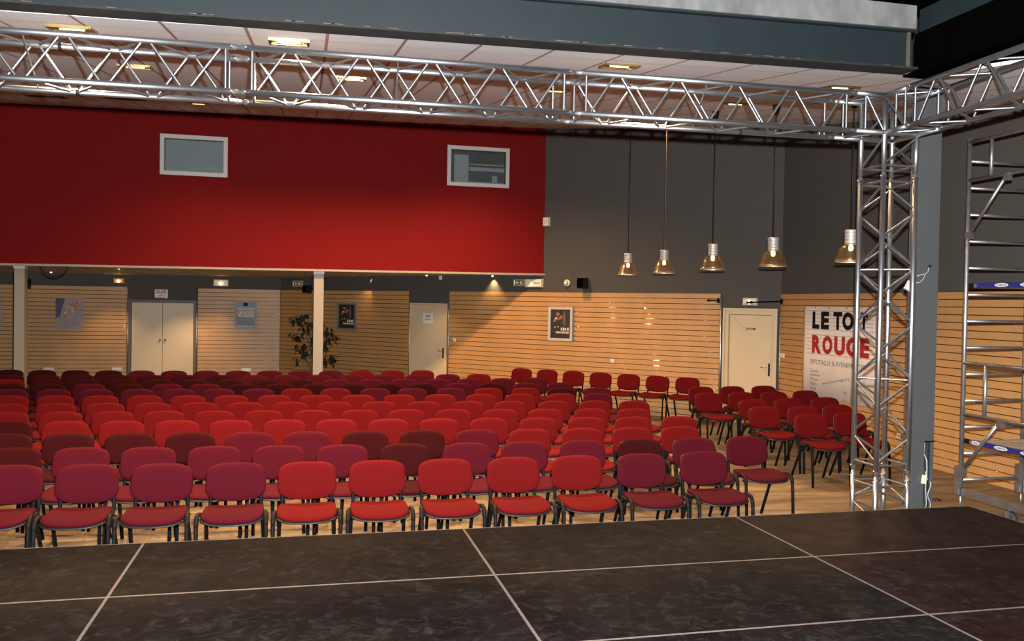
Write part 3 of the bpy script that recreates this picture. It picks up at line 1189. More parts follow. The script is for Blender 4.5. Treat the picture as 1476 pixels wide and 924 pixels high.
def plate(fr, x, y, label, n=1, grp='white sockets and switches on the slats', w=.08, cat='socket'):
    s, z = fr.px(x, y)
    t = thing('wall_socket' if cat == 'socket' else 'light_switch', label, cat, fr.p(s, z, .026), grp)
    bm = bmesh.new()
    fr.bevel(bm, s - w * n / 2, s + w * n / 2, z - .04, z + .04, .024, .036, .005)
    finish('face_plate', bm, 'white_plastic', t)
    for i in range(n):
        bm = bmesh.new()
        c = s + (i - (n - 1) / 2) * w
        if cat == 'socket':
            q = fr.p(c, z, .036)
            add_tube(bm, [q, q + fr.n * .004], [.024, .022], 14)
            finish('outlet', bm, 'beige_plastic', t)
        else:
            fr.bevel(bm, c - .022, c + .022, z - .025, z + .025, .036, .043, .006)
            finish('rocker', bm, 'white_frame', t)


plate(FB, 656, 490, 'white light switch right of the toilet door', cat='switch')
plate(FB, 883.5, 520, 'single white socket low on the slats above the row of chairs by the wall')
plate(FC, 1129, 512.5, 'double white switch in the corner right of the cream door', n=2, cat='switch')
plate(FC, 1298, 628, 'white socket low on the right wall behind the truss tower')
plate(FA, 70.5, 532, 'white triple socket low under the balloon poster', n=3)
plate(FA, 169, 532, 'white triple socket low on the slats left of the double door', n=3)
plate(FA, 355, 533, 'white triple socket low under the silver framed poster', n=3)

# ------------------------------------------------------------------ banner on the right wall
s0, s1 = spx(FC, 1159.5, 520), spx(FC, 1265, 520)
z0, z1 = .66, 2.16
w, h = s1 - s0, z1 - z0
bt = thing('banner', 'white vinyl banner with black and red title on the right wall', 'banner', FC.p((s0 + s1) / 2, z0, .03))
bm = bmesh.new()
nx = 28
cols_ = []
for i in range(nx + 1):
    u = i / nx
    d = .031 + .003 * math.sin(u * 17) + .0015 * math.sin(u * 41)
    cols_.append([bm.verts.new(FC.p(s0 + w * u, z0 + h * v, d + (1 - v) * .003)) for v in (0, .5, 1)])
for a, b in zip(cols_, cols_[1:]):
    for k in range(2):
        bm.faces.new((a[k], b[k], b[k + 1], a[k + 1])).smooth = True
sheet = finish('sheet', bm, 'banner', bt)
md = sheet.modifiers.new('thickness', 'SOLIDIFY')
md.thickness = .002
dl = .0405


def spl(x, y):
    h_ = hit(x, y, FC.n, FC.n.dot(FC.o) + dl)
    return (h_ - FC.o).dot(FC.u)


def bx(u0, u1, v0, v1):
    return s0 + w * u0, s0 + w * u1, z1 - h * v1, z1 - h * v0


bm = bmesh.new()
for ch, xa_, xb_ in (('L', 1171, 1181), ('E', 1183.3, 1195), ('T', 1201, 1213.8), ('O', 1214, 1230.3), ('I', 1232.6, 1238), ('T', 1240, 1250.5)):
    text_mesh(bm, FC, ch, spl(xa_, 465), spl(xb_, 465), *bx(0, 1, .055, .245)[2:], dl, .05 if ch == 'I' else .06)
o = finish('title', bm, 'ink_black', bt)
o['label'] = 'black LE TOIT title'
bm = bmesh.new()
for ch, xa_, xb_ in (('R', 1170.3, 1183.5), ('O', 1185.3, 1199.7), ('U', 1202.3, 1217.8), ('G', 1219.7, 1237.2), ('E', 1239.5, 1253)):
    text_mesh(bm, FC, ch, spl(xa_, 498), spl(xb_, 498), *bx(0, 1, .315, .515)[2:], dl, .06)
o = finish('title', bm, 'ink_red', bt)
o['label'] = 'red ROUGE title'
bm = bmesh.new()
text_mesh(bm, FC, 'SPECTACLE & ÉVÉNEMENTIEL', *bx(.12, .90, .572, .635), dl)
finish('subtitle', bm, 'ink_grey', bt)
bm = bmesh.new()
for i, (tx, wd) in enumerate((('Concerts', .12), ('Spectacles', .145), ('Musique', .12), ('Théâtre', .105), ('Danse', .095), ('Cirque', .09))):
    v = .69 + i * .048
    text_mesh(bm, FC, tx, *bx(.125, .125 + wd, v, v + .038), dl)
finish('list_lettering', bm, 'ink_grey', bt)
bm = bmesh.new()
text_mesh(bm, FC, 'www.letoitrouge.org', *bx(.30, .68, .775, .815), dl, turn=.20)
finish('web_address', bm, 'ink_grey', bt)
bm = bmesh.new()
text_mesh(bm, FC, 'ions', *bx(.81, .88, .70, .732), dl)
text_mesh(bm, FC, 'grès', *bx(.81, .885, .75, .79), dl)
text_mesh(bm, FC, 'es', *bx(.84, .88, .80, .828), dl)
text_mesh(bm, FC, 'Sou', *bx(.60, .655, .875, .91), dl)
text_mesh(bm, FC, 'ariages', *bx(.76, .88, .92, .965), dl)
finish('list_lettering', bm, 'ink_grey', bt)
bm = bmesh.new()
for u, v in ((.02, .012), (.18, .012), (.38, .012), (.62, .012), (.82, .012), (.98, .012), (.012, .33), (.012, .66), (.62, .985), (.98, .985)):
    c = FC.p(s0 + w * u, z1 - h * v, .042)
    add_tube(bm, [c - FC.n * .02, c], .010, 8)
finish('eyelets', bm, 'steel_dark', bt)
bm = bmesh.new()
for v in (.045, .085, .125, .165, .205, .25, .31, .35, .39, .43, .47, .52):
    a, b, c, d = bx(.05, .97, v, v + .0035)
    FC.box(bm, a, b, c, d, .036, .0395)
finish('ruled_lines', bm, 'ink_grey', bt)

# ------------------------------------------------------------------ lights in the ceiling
E1 = Vector((1, 0, .0185)).normalized()
E2 = Vector((0, 1, .1455)).normalized()
EN = E1.cross(E2)
CM = Matrix((E1, E2, EN)).transposed()
fix = [((104, 40), 'first row, leftmost'), ((417, 59), 'first row, second from the left'), ((893, 94), 'first row, third from the left'), ((1211, 125), 'first row, rightmost'),
       ((195, 95), 'second row, leftmost'), ((506, 112), 'second row, second from the left'), ((800, 130), 'second row, third from the left'), ((1060, 149), 'second row, rightmost'),
       ((106, 126.6), 'third row, leftmost'), ((502, 140), 'third row, second from the left'), ((736, 153), 'third row, third from the left'), ((954, 169), 'third row, rightmost'),
       ((286, 148.6), 'row by the red wall, left'), ((497, 157.8), 'row by the red wall, middle'), ((697, 168.7), 'row by the red wall, right')]
FIXPOS = []
for (px, py), lab in fix:
    c = on_ceiling(px, py)
    FIXPOS.append(c)
    row = ('the row nearest the beam' if 'first' in lab else 'the second row' if 'second row' in lab else 'the third row' if 'third row' in lab else 'the row by the red wall')
    pos = lab.split(', ')[1]
    t = thing('ceiling_light', 'gold rectangular ceiling light, %s in %s' % (pos, row), 'ceiling light', c, 'rectangular downlights in the tiled ceiling')
    L, D = .15, .115
    bm = bmesh.new()
    for k in (-1, 1):
        add_box(bm, c + E1 * (k * L) - EN * .009, (.02, 2 * D + .02, .022), CM)
        add_box(bm, c + E2 * (k * D) - EN * .009, (2 * L, .02, .022), CM)
    finish('rim', bm, 'gold', t)
    bm = bmesh.new()
    q = lambda a, b, z: c + E1 * a + E2 * b - EN * z
    for k in (-1, 1):
        add_quad(bm, q(k * L, -D, .018), q(k * L, D, .018), q(k * L * .45, D * .5, .004), q(k * L * .45, -D * .5, .004))
        add_quad(bm, q(-L, k * D, .018), q(L, k * D, .018), q(L * .45, k * D * .5, .004), q(-L * .45, k * D * .5, .004))
    add_quad(bm, q(-L * .45, -D * .5, .004), q(L * .45, -D * .5, .004), q(L * .45, D * .5, .004), q(-L * .45, D * .5, .004))
    finish('reflector', bm, 'gold', t, recalc=False)
    bm = bmesh.new()
    add_tube(bm, [q(-.09, 0, .013), q(.09, 0, .013)], .008, 10)
    finish('lamp_tube', bm, 'lamp_soft', t)
for px, py in ((181, 142), (394, 152), (598, 161.5), (67, 139)):
    c = on_ceiling(px, py)
    t = thing('ceiling_vent', 'dark air vent in the ceiling by the red wall', 'vent', c, 'dark vents along the red wall')
    t['label'] = {181: 'dark ceiling vent near the red wall, second from the left', 394: 'dark ceiling vent near the red wall, third from the left',
                  598: 'rightmost dark ceiling vent near the red wall', 67: 'leftmost dark ceiling vent near the red wall'}[px]
    bm = bmesh.new()
    for k in (-1, 1):
        add_box(bm, c + E1 * (k * .27) - EN * .006, (.03, .3, .014), CM)
        add_box(bm, c + E2 * (k * .14) - EN * .006, (.57, .03, .014), CM)
    finish('frame', bm, 'vent', t)
    bm = bmesh.new()
    for i in range(6):
        add_box(bm, c + E2 * (-.1 + i * .04) - EN * .006, (.52, .014, .01), CM)
    finish('slat', bm, 'vent', t)

# pendants
PEND = []
for i, (px, py, d, lab) in enumerate(((905, 396, 14.8, 'farthest'), (957, 393.5, 13.6, 'second farthest'), (1027, 388.5, 12.3, 'middle'), (1114, 383.5, 11.06, 'fourth, hanging above the cream door'), (1226, 377.5, 9.8, 'nearest, half behind the truss tower'))):
    c = CAM + ray(px, py) * d
    PEND.append(c)
    lab = {'fourth, hanging above the cream door': 'glass dome pendant lamp hanging above the cream door, fourth from the left',
           'nearest, half behind the truss tower': 'nearest glass dome pendant lamp, half behind the truss tower',
           'farthest': 'farthest and smallest glass dome pendant lamp, leftmost in its row', 'second farthest': 'glass dome pendant lamp, second from the left in its row',
           'middle': 'middle glass dome pendant lamp of the row of five'}[lab]
    t = thing('pendant_lamp', lab, 'pendant lamp', c, 'row of five pendant lamps')
    prof = [(.172, .0), (.172, .012), (.165, .02), (.158, .05), (.143, .10), (.125, .145), (.10, .178), (.078, .198), (.07, .205)]
    bm = bmesh.new()
    add_lathe(bm, c, prof, 32)
    finish('shade', bm, 'shade', t)
    bm = bmesh.new()
    add_lathe(bm, c, [(.174, -.004), (.174, .008), (.168, .008), (.168, -.004), (.174, -.004)], 32)
    finish('rim', bm, 'alu_dull', t)
    bm = bmesh.new()
    rg = add_lathe(bm, c, [(.06, .198), (.072, .205), (.072, .235), (.068, .239), (.068, .252), (.072, .256), (.072, .272), (.068, .276), (.068, .289), (.072, .293), (.072, .309), (.068, .313), (.068, .326), (.072, .33), (.072, .358), (.06, .366), (.012, .368)], 24)
    bm.faces.new(rg[0])
    bm.faces.new(rg[-1])
    finish('lamp_housing', bm, 'lamp_metal', t)
    bm = bmesh.new()
    add_lathe(bm, c, [(.004, .125), (.018, .128), (.026, .14), (.028, .158), (.024, .178), (.02, .196)], 16)
    finish('bulb', bm, 'lamp_glow', t)
    zc = ceil_z(c.x, c.y)
    bm = bmesh.new()
    add_tube(bm, [c + Vector((0, 0, .366)), Vector((c.x, c.y, zc - .06))], .006, 8)
    finish('cord', bm, 'black_plastic' if i not in (1,) else 'bark', t)
    bm = bmesh.new()
    add_lathe(bm, Vector((c.x, c.y, zc)), [(.012, -.13), (.03, -.12), (.05, -.02), (.05, 0)], 16)
    finish('ceiling_rose', bm, 'black_plastic', t)

# little lamps under the mezzanine
SPOTS = []


def soffit_light(px, py, label, dot=True, y=None):
    c = hit(px, py, (-.0063, 0, 1), 2.70 + .0063 * 1.3)
    if y:
        c = hit(px, py, (0, 1, 0), y)
        c.z = soffit_z(c.x)
    t = thing('recessed_spot', label, 'ceiling light', c, 'recessed spots under the red wall')
    bm = bmesh.new()
    add_lathe(bm, c, [(.03, -.004), (.05, -.012), (.055, -.004), (.055, .0)], 18)
    finish('ring', bm, 'alu', t)
    if not dot:
        return c
    bm = bmesh.new()
    bmesh.ops.create_uvsphere(bm, u_segments=10, v_segments=6, radius=.024, matrix=Matrix.Translation(c + Vector((0, 0, -.008))))
    finish('bulb', bm, 'lamp_glow', t)
    return c


SPOTS.append(soffit_light(615, 396.0, 'recessed spot under the red wall, above the toilet door'))
SPOTS.append(soffit_light(710, 396.8, 'recessed spot under the red wall, right of the toilet door'))
SPOTS.append(soffit_light(152, 392.6, 'recessed spot under the red wall, left of the double door', False, 16.25))
SPOTS.append(soffit_light(262, 394.4, 'recessed spot under the red wall, in front of the double door', False, 16.1))
SPOTS.append(soffit_light(303, 396.2, 'recessed spot under the red wall, by the silver framed poster', False, 16.2))
soffit_light(73.5, 391.5, 'recessed spot near the hanging cable at the left end of the soffit')
# spotlight on the wall
s, z = FB.px(541, 404)
c = FB.p(s, z, .14)
t = thing('wall_spotlight', 'small chrome spotlight on the wall right of the silver framed poster', 'spotlight', FB.p(s, z, 0))
bm = bmesh.new()
ax = (FB.n * .15 + FB.u * -.45 + Vector((0, 0, -.8))).normalized()
add_tube(bm, [c - ax * .06, c - ax * .05, c + ax * .02, c + ax * .05], [.02, .04, .045, .05], 14)
finish('head', bm, 'alu', t)
bm = bmesh.new()
add_tube(bm, [c + ax * .046, c + ax * .053], .04, 14)
finish('lens', bm, 'lamp_soft', t)
bm = bmesh.new()
FB.box(bm, s - .03, s + .03, z - .03, z + .06, 0, .02)
add_tube(bm, [FB.p(s, z, .02), FB.p(s, z, .1)], .012, 8)
finish('bracket', bm, 'alu_dull', t)
WALLSPOT = (c, ax)
# white sensor under the soffit edge
s, z = FB.px(635.5, 400)
t = thing('motion_sensor', 'small white sensor at the soffit above the toilet door', 'sensor', FB.p(s, z, 0))
bm = bmesh.new()
FB.bevel(bm, s - .03, s + .03, z - .06, z + .06, 0, .06, .02)
finish('case', bm, 'white_plastic', t)
bm = bmesh.new()
FB.bevel(bm, s - .02, s + .02, z - .05, z - .01, .05, .068, .008)
finish('lens', bm, 'white_frame', t)

# drooping cable at the left end of the soffit
bm = bmesh.new()
a, b = hit(57, 385.5, (0, 1, 0), YR + .35), hit(99, 387, (0, 1, 0), YR + .35)
a.z = b.z = soffit_z(a.x)
lo = hit(80, 398.5, (0, 1, 0), YR + .35).z
n = 14
pts = []
for i in range(n + 1):
    u = i / n
    p = a.lerp(b, u)
    p.z = soffit_z(p.x) - (soffit_z(p.x) - lo) * (1 - (2 * u - 1) ** 2) ** .8 - .002
    pts.append(p)
add_tube(bm, pts, .011, 8)
tag(finish('hanging_cable', bm, 'black_plastic', loc=a), 'black cable drooping under the left end of the red wall', 'cable')

# ------------------------------------------------------------------ potted plant behind the post
pc = hit(455, 480, (0, 1, 0), 14.3)
pc = Vector((pc.x, 14.3, 0))
t = thing('potted_plant', 'leafy dark green plant in a pot behind the cream post', 'plant', pc)
bm = bmesh.new()
rg = add_lathe(bm, pc, [(.02, .01), (.15, .0), (.17, .1), (.2, .32), (.22, .33), (.22, .36), (.19, .36), (.18, .31)], 24)
bm.faces.new(rg[-1])
finish('pot', bm, 'pot', t)
bm = bmesh.new()
br = []
for i in range(9):
    a = 2 * PI * i / 9 + random.uniform(-.3, .3)
    e = pc + Vector((math.cos(a) * random.uniform(.2, .45), math.sin(a) * random.uniform(.1, .3), random.uniform(1.1, 1.78)))
    m_ = pc.lerp(e, .5) + Vector((0, 0, .15))
    add_tube(bm, [pc + Vector((0, 0, .3)), m_ - Vector((math.cos(a), 0, 0)) * .06, e], [.016, .010, .005], 6)
    br.append((m_, e))
finish('stem', bm, 'bark', t)
bm = bmesh.new()


def leaf(p, d, up, L, w):
    d = d.normalized()
    sd = d.cross(up).normalized()
    nn = sd.cross(d)
    k = [(0, 0, 0), (.3, .5, .03), (.6, .42, 0), (1, 0, -.12)]
    l = [bm.verts.new(p + d * (L * a) + sd * (w * b) + nn * (L * c)) for a, b, c in k]
    r = [l[0]] + [bm.verts.new(p + d * (L * a) - sd * (w * b) + nn * (L * c)) for a, b, c in k[1:3]] + [l[3]]
    mid_ = [bm.verts.new(p + d * (L * a) + nn * (L * (c - .03))) for a, b, c in k[1:3]]
    bm.faces.new((l[0], l[1], mid_[0]))
    bm.faces.new((l[1], l[2], mid_[1], mid_[0]))
    bm.faces.new((l[2], l[3], mid_[1]))
    bm.faces.new((r[0], mid_[0], r[1]))
    bm.faces.new((r[1], mid_[0], mid_[1], r[2]))
    bm.faces.new((r[2], mid_[1], r[3]))


clusters = [(427, 462, 9), (436, 458, 10), (428, 485, 9), (440, 475, 9), (434, 500, 8), (440, 508, 7), (432, 518, 4), (472, 478, 10), (478, 486, 9), (470, 496, 10), (474, 520, 9), (481, 515, 7), (448, 470, 8), (460, 470, 8), (455, 490, 8), (450, 505, 8), (462, 515, 8)]
for cx, cy, nl in clusters:
    yy = 14.3 + random.uniform(-.22, .22)
    base = hit(cx, cy, (0, 1, 0), yy)
    for i in range(int(nl * 2.6)):
        a = random.uniform(0, 2 * PI)
        d = Vector((math.cos(a), math.sin(a) * .7, random.uniform(-1.3, .25)))
        leaf(base + Vector((random.uniform(-.1, .1), random.uniform(-.1, .1), random.uniform(-.09, .09))), d, Vector((0, 0, 1)), random.uniform(.11, .18), random.uniform(.05, .07))
finish('foliage', bm, 'leaf', t, recalc=False)

# ------------------------------------------------------------------ stage
for ci, x0 in enumerate((-4, -2, 0, 2)):
    for ri, y1 in enumerate((0, -1, -2)):
        red = x0 == 2
        cpos = ('leftmost', 'second from the left', 'third from the left', 'rightmost')[ci]
        rpos = ('along the edge by the chairs', 'in the second strip from the chairs', 'in the third strip from the chairs')[ri]
        t = thing('stage_deck', '%s stage deck panel, %s %s' % ('reddish-brown' if red else 'black-brown', cpos, rpos), 'stage deck', (x0 + 1, y1 - .5, 0), 'stage deck panels')
        bm = bmesh.new()
        add_box(bm, (x0 + 1, y1 - .5, .588), (1.984, .984, .0252))
        finish('deck_top', bm, 'deck_red' if red else 'deck', t)
        bm = bmesh.new()
        for k in (0, 1):
            add_box(bm, (x0 + .004 + k * 1.992, y1 - .5, .56), (.007, .999, .082))
            add_box(bm, (x0 + 1, y1 - .004 - k * .992, .56), (1.985, .007, .082))
        finish('edge_frame', bm, 'deck_frame', t)
        for lx in (.08, 1.92):
            for ly in (.08, .92):
                bm = bmesh.new()
                add_tube(bm, [(x0 + lx, y1 - ly, 0), (x0 + lx, y1 - ly, .575)], .024, 10)
                finish('leg', bm, 'alu_dull', t)

# ------------------------------------------------------------------ chairs
def pad(bm, hw, hd, h, n=4.2, seg=40, warp=None, edge=.022):
    """a cushion: superellipse outline, rounded rim, domed top (local x, y, z)"""
    def outline(k):
        return [(k(hw) * math.copysign(abs(math.cos(a)) ** (2 / n), math.cos(a)), k(hd) * math.copysign(abs(math.sin(a)) ** (2 / n), math.sin(a)))
                for a in [2 * PI * i / seg for i in range(seg)]]
    lev = [(lambda v: v - edge, 0), (lambda v: v - edge * .3, h * .12), (lambda v: v, h * .4), (lambda v: v - edge * .15, h * .65), (lambda v: v - edge * .55, h * .88), (lambda v: v - edge * 1.3, h * .98), (lambda v: v * .55, h * 1.03)]
    wf = warp or (lambda p: p)
    rings = [[bm.verts.new(wf(Vector((x, y, z)))) for x, y in outline(k)] for k, z in lev]
    for a, b in zip(rings, rings[1:]):
        for i in range(seg):
            bm.faces.new((a[i], a[(i + 1) % seg], b[(i + 1) % seg], b[i])).smooth = True
    c0 = bm.verts.new(wf(Vector((0, 0, 0))))
    c1 = bm.verts.new(wf(Vector((0, 0, h * 1.04))))
    for i in range(seg):
        bm.faces.new((rings[0][(i + 1) % seg], rings[0][i], c0)).smooth = True
        bm.faces.new((rings[-1][i], rings[-1][(i + 1) % seg], c1)).smooth = True


def seat_warp(z0):
    def f(p):
        x, y, z = p
        q = max(0.0, min(1.0, (.06 - y) / .26))              # 0 at the rear, 1 at the front edge
        zz = z0 + z + .022 * (x / .23) ** 2 * (1 - .35 * q) - .012 * max(0, (-y - .07) / .14) ** 2
        return Vector((x * (1 + .05 * q), y - .045 - .045 * (1 - (x / .24) ** 2) * q, zz))
    return f


def back_warp(z0, y0, lean, front=1):
    def f(p):
        x, y, z = p        # y -> height, z -> towards the sitter
        q = 1 - (x / .23) ** 2
        hgt = y + q * (.016 if y > 0 else -.034) * min(1, abs(y) / .1)
        yy = y0 + hgt * lean - z * front - .30 * (x ** 2) + .012
        return Vector((x * (1 + .02 * (-y / .15)), yy, z0 + hgt))
    return f


def chair_parts():
    out = []
    bm = bmesh.new()
    pad(bm, .222, .205, .040, n=4.6, warp=seat_warp(.455))
    out.append(('seat', bm, None))
    bm = bmesh.new()
    pad(bm, .228, .211, .018, n=4.6, warp=seat_warp(.441), edge=.010)
    out.append(('seat_pan', bm, 'black_plastic'))
    bm = bmesh.new()
    pad(bm, .230, .126, .040, n=4.4, seg=48, warp=back_warp(.671, .225, .17))
    out.append(('backrest', bm, None))
    bm = bmesh.new()
    pad(bm, .222, .117, .014, n=5.0, seg=48, warp=back_warp(.671, .229, .17, front=-1), edge=.01)
    out.append(('back_shell', bm, 'black_plastic'))
    for s in (-1, 1):
        bm = bmesh.new()
        add_tube(bm, [(s * .249, -.265, 0), (s * .249, -.242, .34), (s * .249, -.232, .435), (s * .248, -.210, .478), (s * .244, -.170, .492), (s * .236, -.10, .484), (s * .222, .0, .452), (s * .20, .10, .436)], .0155, 8)
        nb = len(bm.faces)
        add_tube(bm, [(s * .2492, -.2345, .42), (s * .2488, -.222, .460), (s * .247, -.198, .4885), (s * .243, -.160, .497), (s * .237, -.11, .490)], [.017, .0185, .0185, .0185, .017], 8)
        bm.faces.ensure_lookup_table()
        for f in bm.faces[nb:]:
            f.material_index = 1
        out.append(('leg', bm, 'black_metal'))
        bm = bmesh.new()
        add_tube(bm, [(s * .205, .015, .440), (s * .21, .07, .40), (s * .212, .12, .33), (s * .222, .285, 0)], .0155, 8)
        out.append(('leg', bm, 'black_metal'))
        bm = bmesh.new()
        add_tube(bm, [(s * .20, .06, .436), (s * .196, .165, .438), (s * .194, .205, .455), (s * .193, .222, .50), (s * .190, .236, .58), (s * .186, .25, .70)], .0145, 8)
        out.append(('back_support', bm, 'black_metal'))
    bm = bmesh.new()
    for y in (-.14, .09):
        add_tube(bm, [(-.23, y, .438), (.23, y, .438)], .010, 8)
    add_tube(bm, [(0, -.14, .438), (0, .09, .438)], .010, 8)
    out.append(('cross_bar', bm, 'black_metal'))
    return out


PARTS = []
for nm, bm, m in chair_parts():
    bmesh.ops.recalc_face_normals(bm, faces=bm.faces)
    meshes = {}
    if m:
        me = bpy.data.meshes.new(nm)
        bm.to_mesh(me)
        me.materials.append(M[m])
        if nm == 'leg':
            me.materials.append(M['cap_brown'])
        meshes = {c: me for c in 'RPD'}
    else:
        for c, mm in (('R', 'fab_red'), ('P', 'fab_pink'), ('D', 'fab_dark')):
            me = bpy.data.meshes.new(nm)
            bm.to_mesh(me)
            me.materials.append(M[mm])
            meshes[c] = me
    bm.free()
    PARTS.append((nm, meshes))
PROTO = {}
for c in 'RPD':
    PROTO[c] = None
CNAME = {'R': 'bright red', 'P': 'crimson', 'D': 'dark burgundy'}


def make_chair(x, y, rz, c, label, group):
    """first chair of each fabric is built, later ones are copies of it and of its parts"""
    src = PROTO[c]
    if src is None:
        r = bpy.data.objects.new('stacking_chair', None)
        r.empty_display_size = .1
        kids = []
        for nm, meshes in PARTS:
            o = bpy.data.objects.new(nm, meshes[c])
            kids.append(o)
        PROTO[c] = (r, kids)
    else:
        r = src[0].copy()
        kids = [k.copy() for k in src[1]]
    COL.objects.link(r)
    for o in kids:
        o.parent = r
        COL.objects.link(o)
    r.location = (x, y, 0)
    r.rotation_euler = (0, 0, rz)
    tag(r, label, 'chair', group)


BACK = .262          # the top of the backrest stands this far behind the chair's origin
ORD = ['', 'first', 'second', 'third', 'fourth', 'fifth', 'sixth', 'seventh', 'eighth', 'ninth', 'tenth', 'eleventh', 'twelfth', 'thirteenth', 'fourteenth', 'fifteenth', 'sixteenth']
ROWS = {
1:[(-3.23,1.66),(-2.68,1.61),(-2.13,1.56),(-1.57,1.52),(-1.02,1.49),(-0.46,1.47),(0.1,1.46),(0.68,1.45),(1.25,1.46),(1.85,1.47),(2.46,1.5)],
2:[(-3.46,2.48),(-2.91,2.43),(-2.36,2.38),(-1.83,2.35),(-1.27,2.31),(-0.71,2.29),(-0.15,2.27),(0.43,2.25),(0.98,2.25),(1.56,2.25),(2.15,2.25),(2.73,2.27),(3.32,2.29)],
3:[(-3.76,3.32),(-3.2,3.27),(-2.67,3.23),(-2.12,3.19),(-1.61,3.16),(-1.03,3.13),(-0.45,3.1),(0.12,3.08),(0.68,3.06),(1.24,3.05),(1.82,3.04),(2.38,3.04),(2.94,3.04)],
4:[(-4.0,4.19),(-3.46,4.15),(-2.93,4.12),(-2.38,4.09),(-1.83,4.06),(-1.26,4.03),(-0.71,4.0),(-0.14,3.97),(0.42,3.94),(0.99,3.92),(1.56,3.89),(2.14,3.87),(2.71,3.85),(3.28,3.83)],
5:[(-4.26,4.98),(-3.71,4.96),(-3.18,4.94),(-2.63,4.92),(-2.08,4.89),(-1.53,4.87),(-0.96,4.84),(-0.41,4.81),(0.15,4.79),(0.72,4.76),(1.3,4.72),(1.87,4.69),(2.46,4.66),(3.02,4.62)],
6:[(-4.52,5.81),(-3.98,5.79),(-3.44,5.78),(-2.89,5.76),(-2.34,5.74),(-1.79,5.72),(-1.24,5.7),(-0.68,5.68),(-0.11,5.65),(0.47,5.63),(1.06,5.6),(1.63,5.57),(2.23,5.54),(2.8,5.51),(3.36,5.47)],
7:[(-4.76,6.71),(-4.23,6.68),(-3.68,6.64),(-3.13,6.61),(-2.58,6.58),(-2.02,6.55),(-1.46,6.53),(-0.9,6.51),(-0.33,6.5),(0.24,6.48),(0.82,6.48),(1.41,6.47),(1.99,6.47),(2.61,6.47),(3.18,6.48)],
8:[(-5.0,7.56),(-4.47,7.54),(-3.93,7.52),(-3.38,7.5),(-2.83,7.48),(-2.28,7.46),(-1.73,7.44),(-1.17,7.42),(-0.61,7.4),(-0.03,7.39),(0.53,7.37),(1.12,7.36),(1.7,7.34),(2.29,7.33),(2.88,7.32),(3.46,7.3)],
9:[(-5.24,8.37),(-4.72,8.34),(-4.18,8.31),(-3.62,8.28),(-3.12,8.25),(-2.56,8.23),(-2.01,8.21),(-1.46,8.2),(-0.9,8.18),(-0.33,8.17),(0.22,8.17),(0.79,8.16),(1.38,8.16),(1.94,8.17),(2.52,8.17),(3.11,8.18)],
10:[(-5.48,9.18),(-4.95,9.14),(-4.45,9.1),(-3.88,9.06),(-3.35,9.03),(-2.81,9.0),(-2.25,8.98),(-1.71,8.97),(-1.14,8.96),(-0.55,8.95),(0.03,8.96),(0.58,8.96),(1.15,8.98),(1.72,9.0),(2.31,9.03),(2.9,9.06)],
11:[(-5.75,10.0),(-5.22,9.96),(-4.66,9.92),(-4.14,9.88),(-3.59,9.86),(-3.03,9.83),(-2.47,9.82),(-1.94,9.81),(-1.41,9.81),(-0.84,9.81),(-0.26,9.82),(0.34,9.84),(0.93,9.86),(1.47,9.89),(2.06,9.93)],
12:[(-6.1,11.05),(-5.55,10.97),(-4.99,10.91),(-4.42,10.85),(-3.9,10.81),(-3.34,10.77),(-2.8,10.75),(-2.26,10.73),(-1.72,10.72),(-1.16,10.71),(-0.6,10.72),(-0.03,10.74),(0.56,10.76),(1.13,10.8)],
'W':[(3.27,11.25),(3.67,10.88),(4.08,10.48),(4.49,10.08),(4.96,9.78),(5.4,9.36),(5.83,9.05)],
'B0':[(5.26,7.33),(4.93,6.4)],
'B1':[(5.84,7.37),(5.52,6.46),(5.2,5.52),(4.89,4.68)],
'B2':[(6.46,7.44),(6.1,6.5),(5.81,5.6),(5.46,4.66),(5.07,3.87)],
'B3':[(6.73,6.62),(6.44,5.65),(6.05,4.77),(5.69,3.98)],
}
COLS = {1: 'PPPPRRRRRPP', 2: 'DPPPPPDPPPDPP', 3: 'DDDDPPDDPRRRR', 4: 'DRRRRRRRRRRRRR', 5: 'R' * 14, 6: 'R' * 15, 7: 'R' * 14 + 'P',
        8: 'PPPPPPPRRPPPRRDP', 9: 'DDPDPPDDDDDDPDPP', 10: 'RDDDDDDDDPPPPPPP', 11: 'DDDDDDDPPPPPPPR', 12: 'DDDDPPPPPPPRRR'}  # last row: left four get the burgundy colour to stand for dim light
def spread(row, gap):
    """nudge neighbours apart along the row until every pitch is at least the gap"""
    xs_ = [x for x, y in row]
    for _ in range(300):
        for i in range(len(xs_) - 1):
            d = gap - (xs_[i + 1] - xs_[i])
            if d > 0:
                xs_[i] -= d / 2
                xs_[i + 1] += d / 2
    return [(a, y) for a, (x, y) in zip(xs_, row)]


for k in range(1, 13):
    row = spread(ROWS[k], .551)
    for i, (x, y) in enumerate(row):
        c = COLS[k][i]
        e = len(row) - i
        if k == 1:
            where = 'in the front row by the stage'
        elif k == 12:
            where = 'in the last row'
        else:
            where = 'in the %s row from the stage' % ORD[k]
        pos = 'rightmost' if e == 1 else '%s from the right' % ORD[e]
        rz = random.uniform(-.012, .012)
        make_chair(x + BACK * math.sin(rz), y - BACK * math.cos(rz), rz, c, '%s fabric chair, %s %s' % (CNAME[c], pos, where), 'chairs in rows facing the stage')
for i in range(7):
    x, y = 3.25 + 2.60 * i / 6, 11.27 - 2.24 * i / 6
    rz = -PI / 4 + random.uniform(-.01, .01) + .06
    pos = ('leftmost', 'second from the left', 'third from the left', 'middle one', 'third from the right', 'second from the right', 'rightmost')[i]
    make_chair(x + BACK * math.sin(rz), y - BACK * math.cos(rz), rz, 'R', 'bright red chair lined against the slatted back wall, %s of seven' % pos, 'seven chairs along the slatted wall')
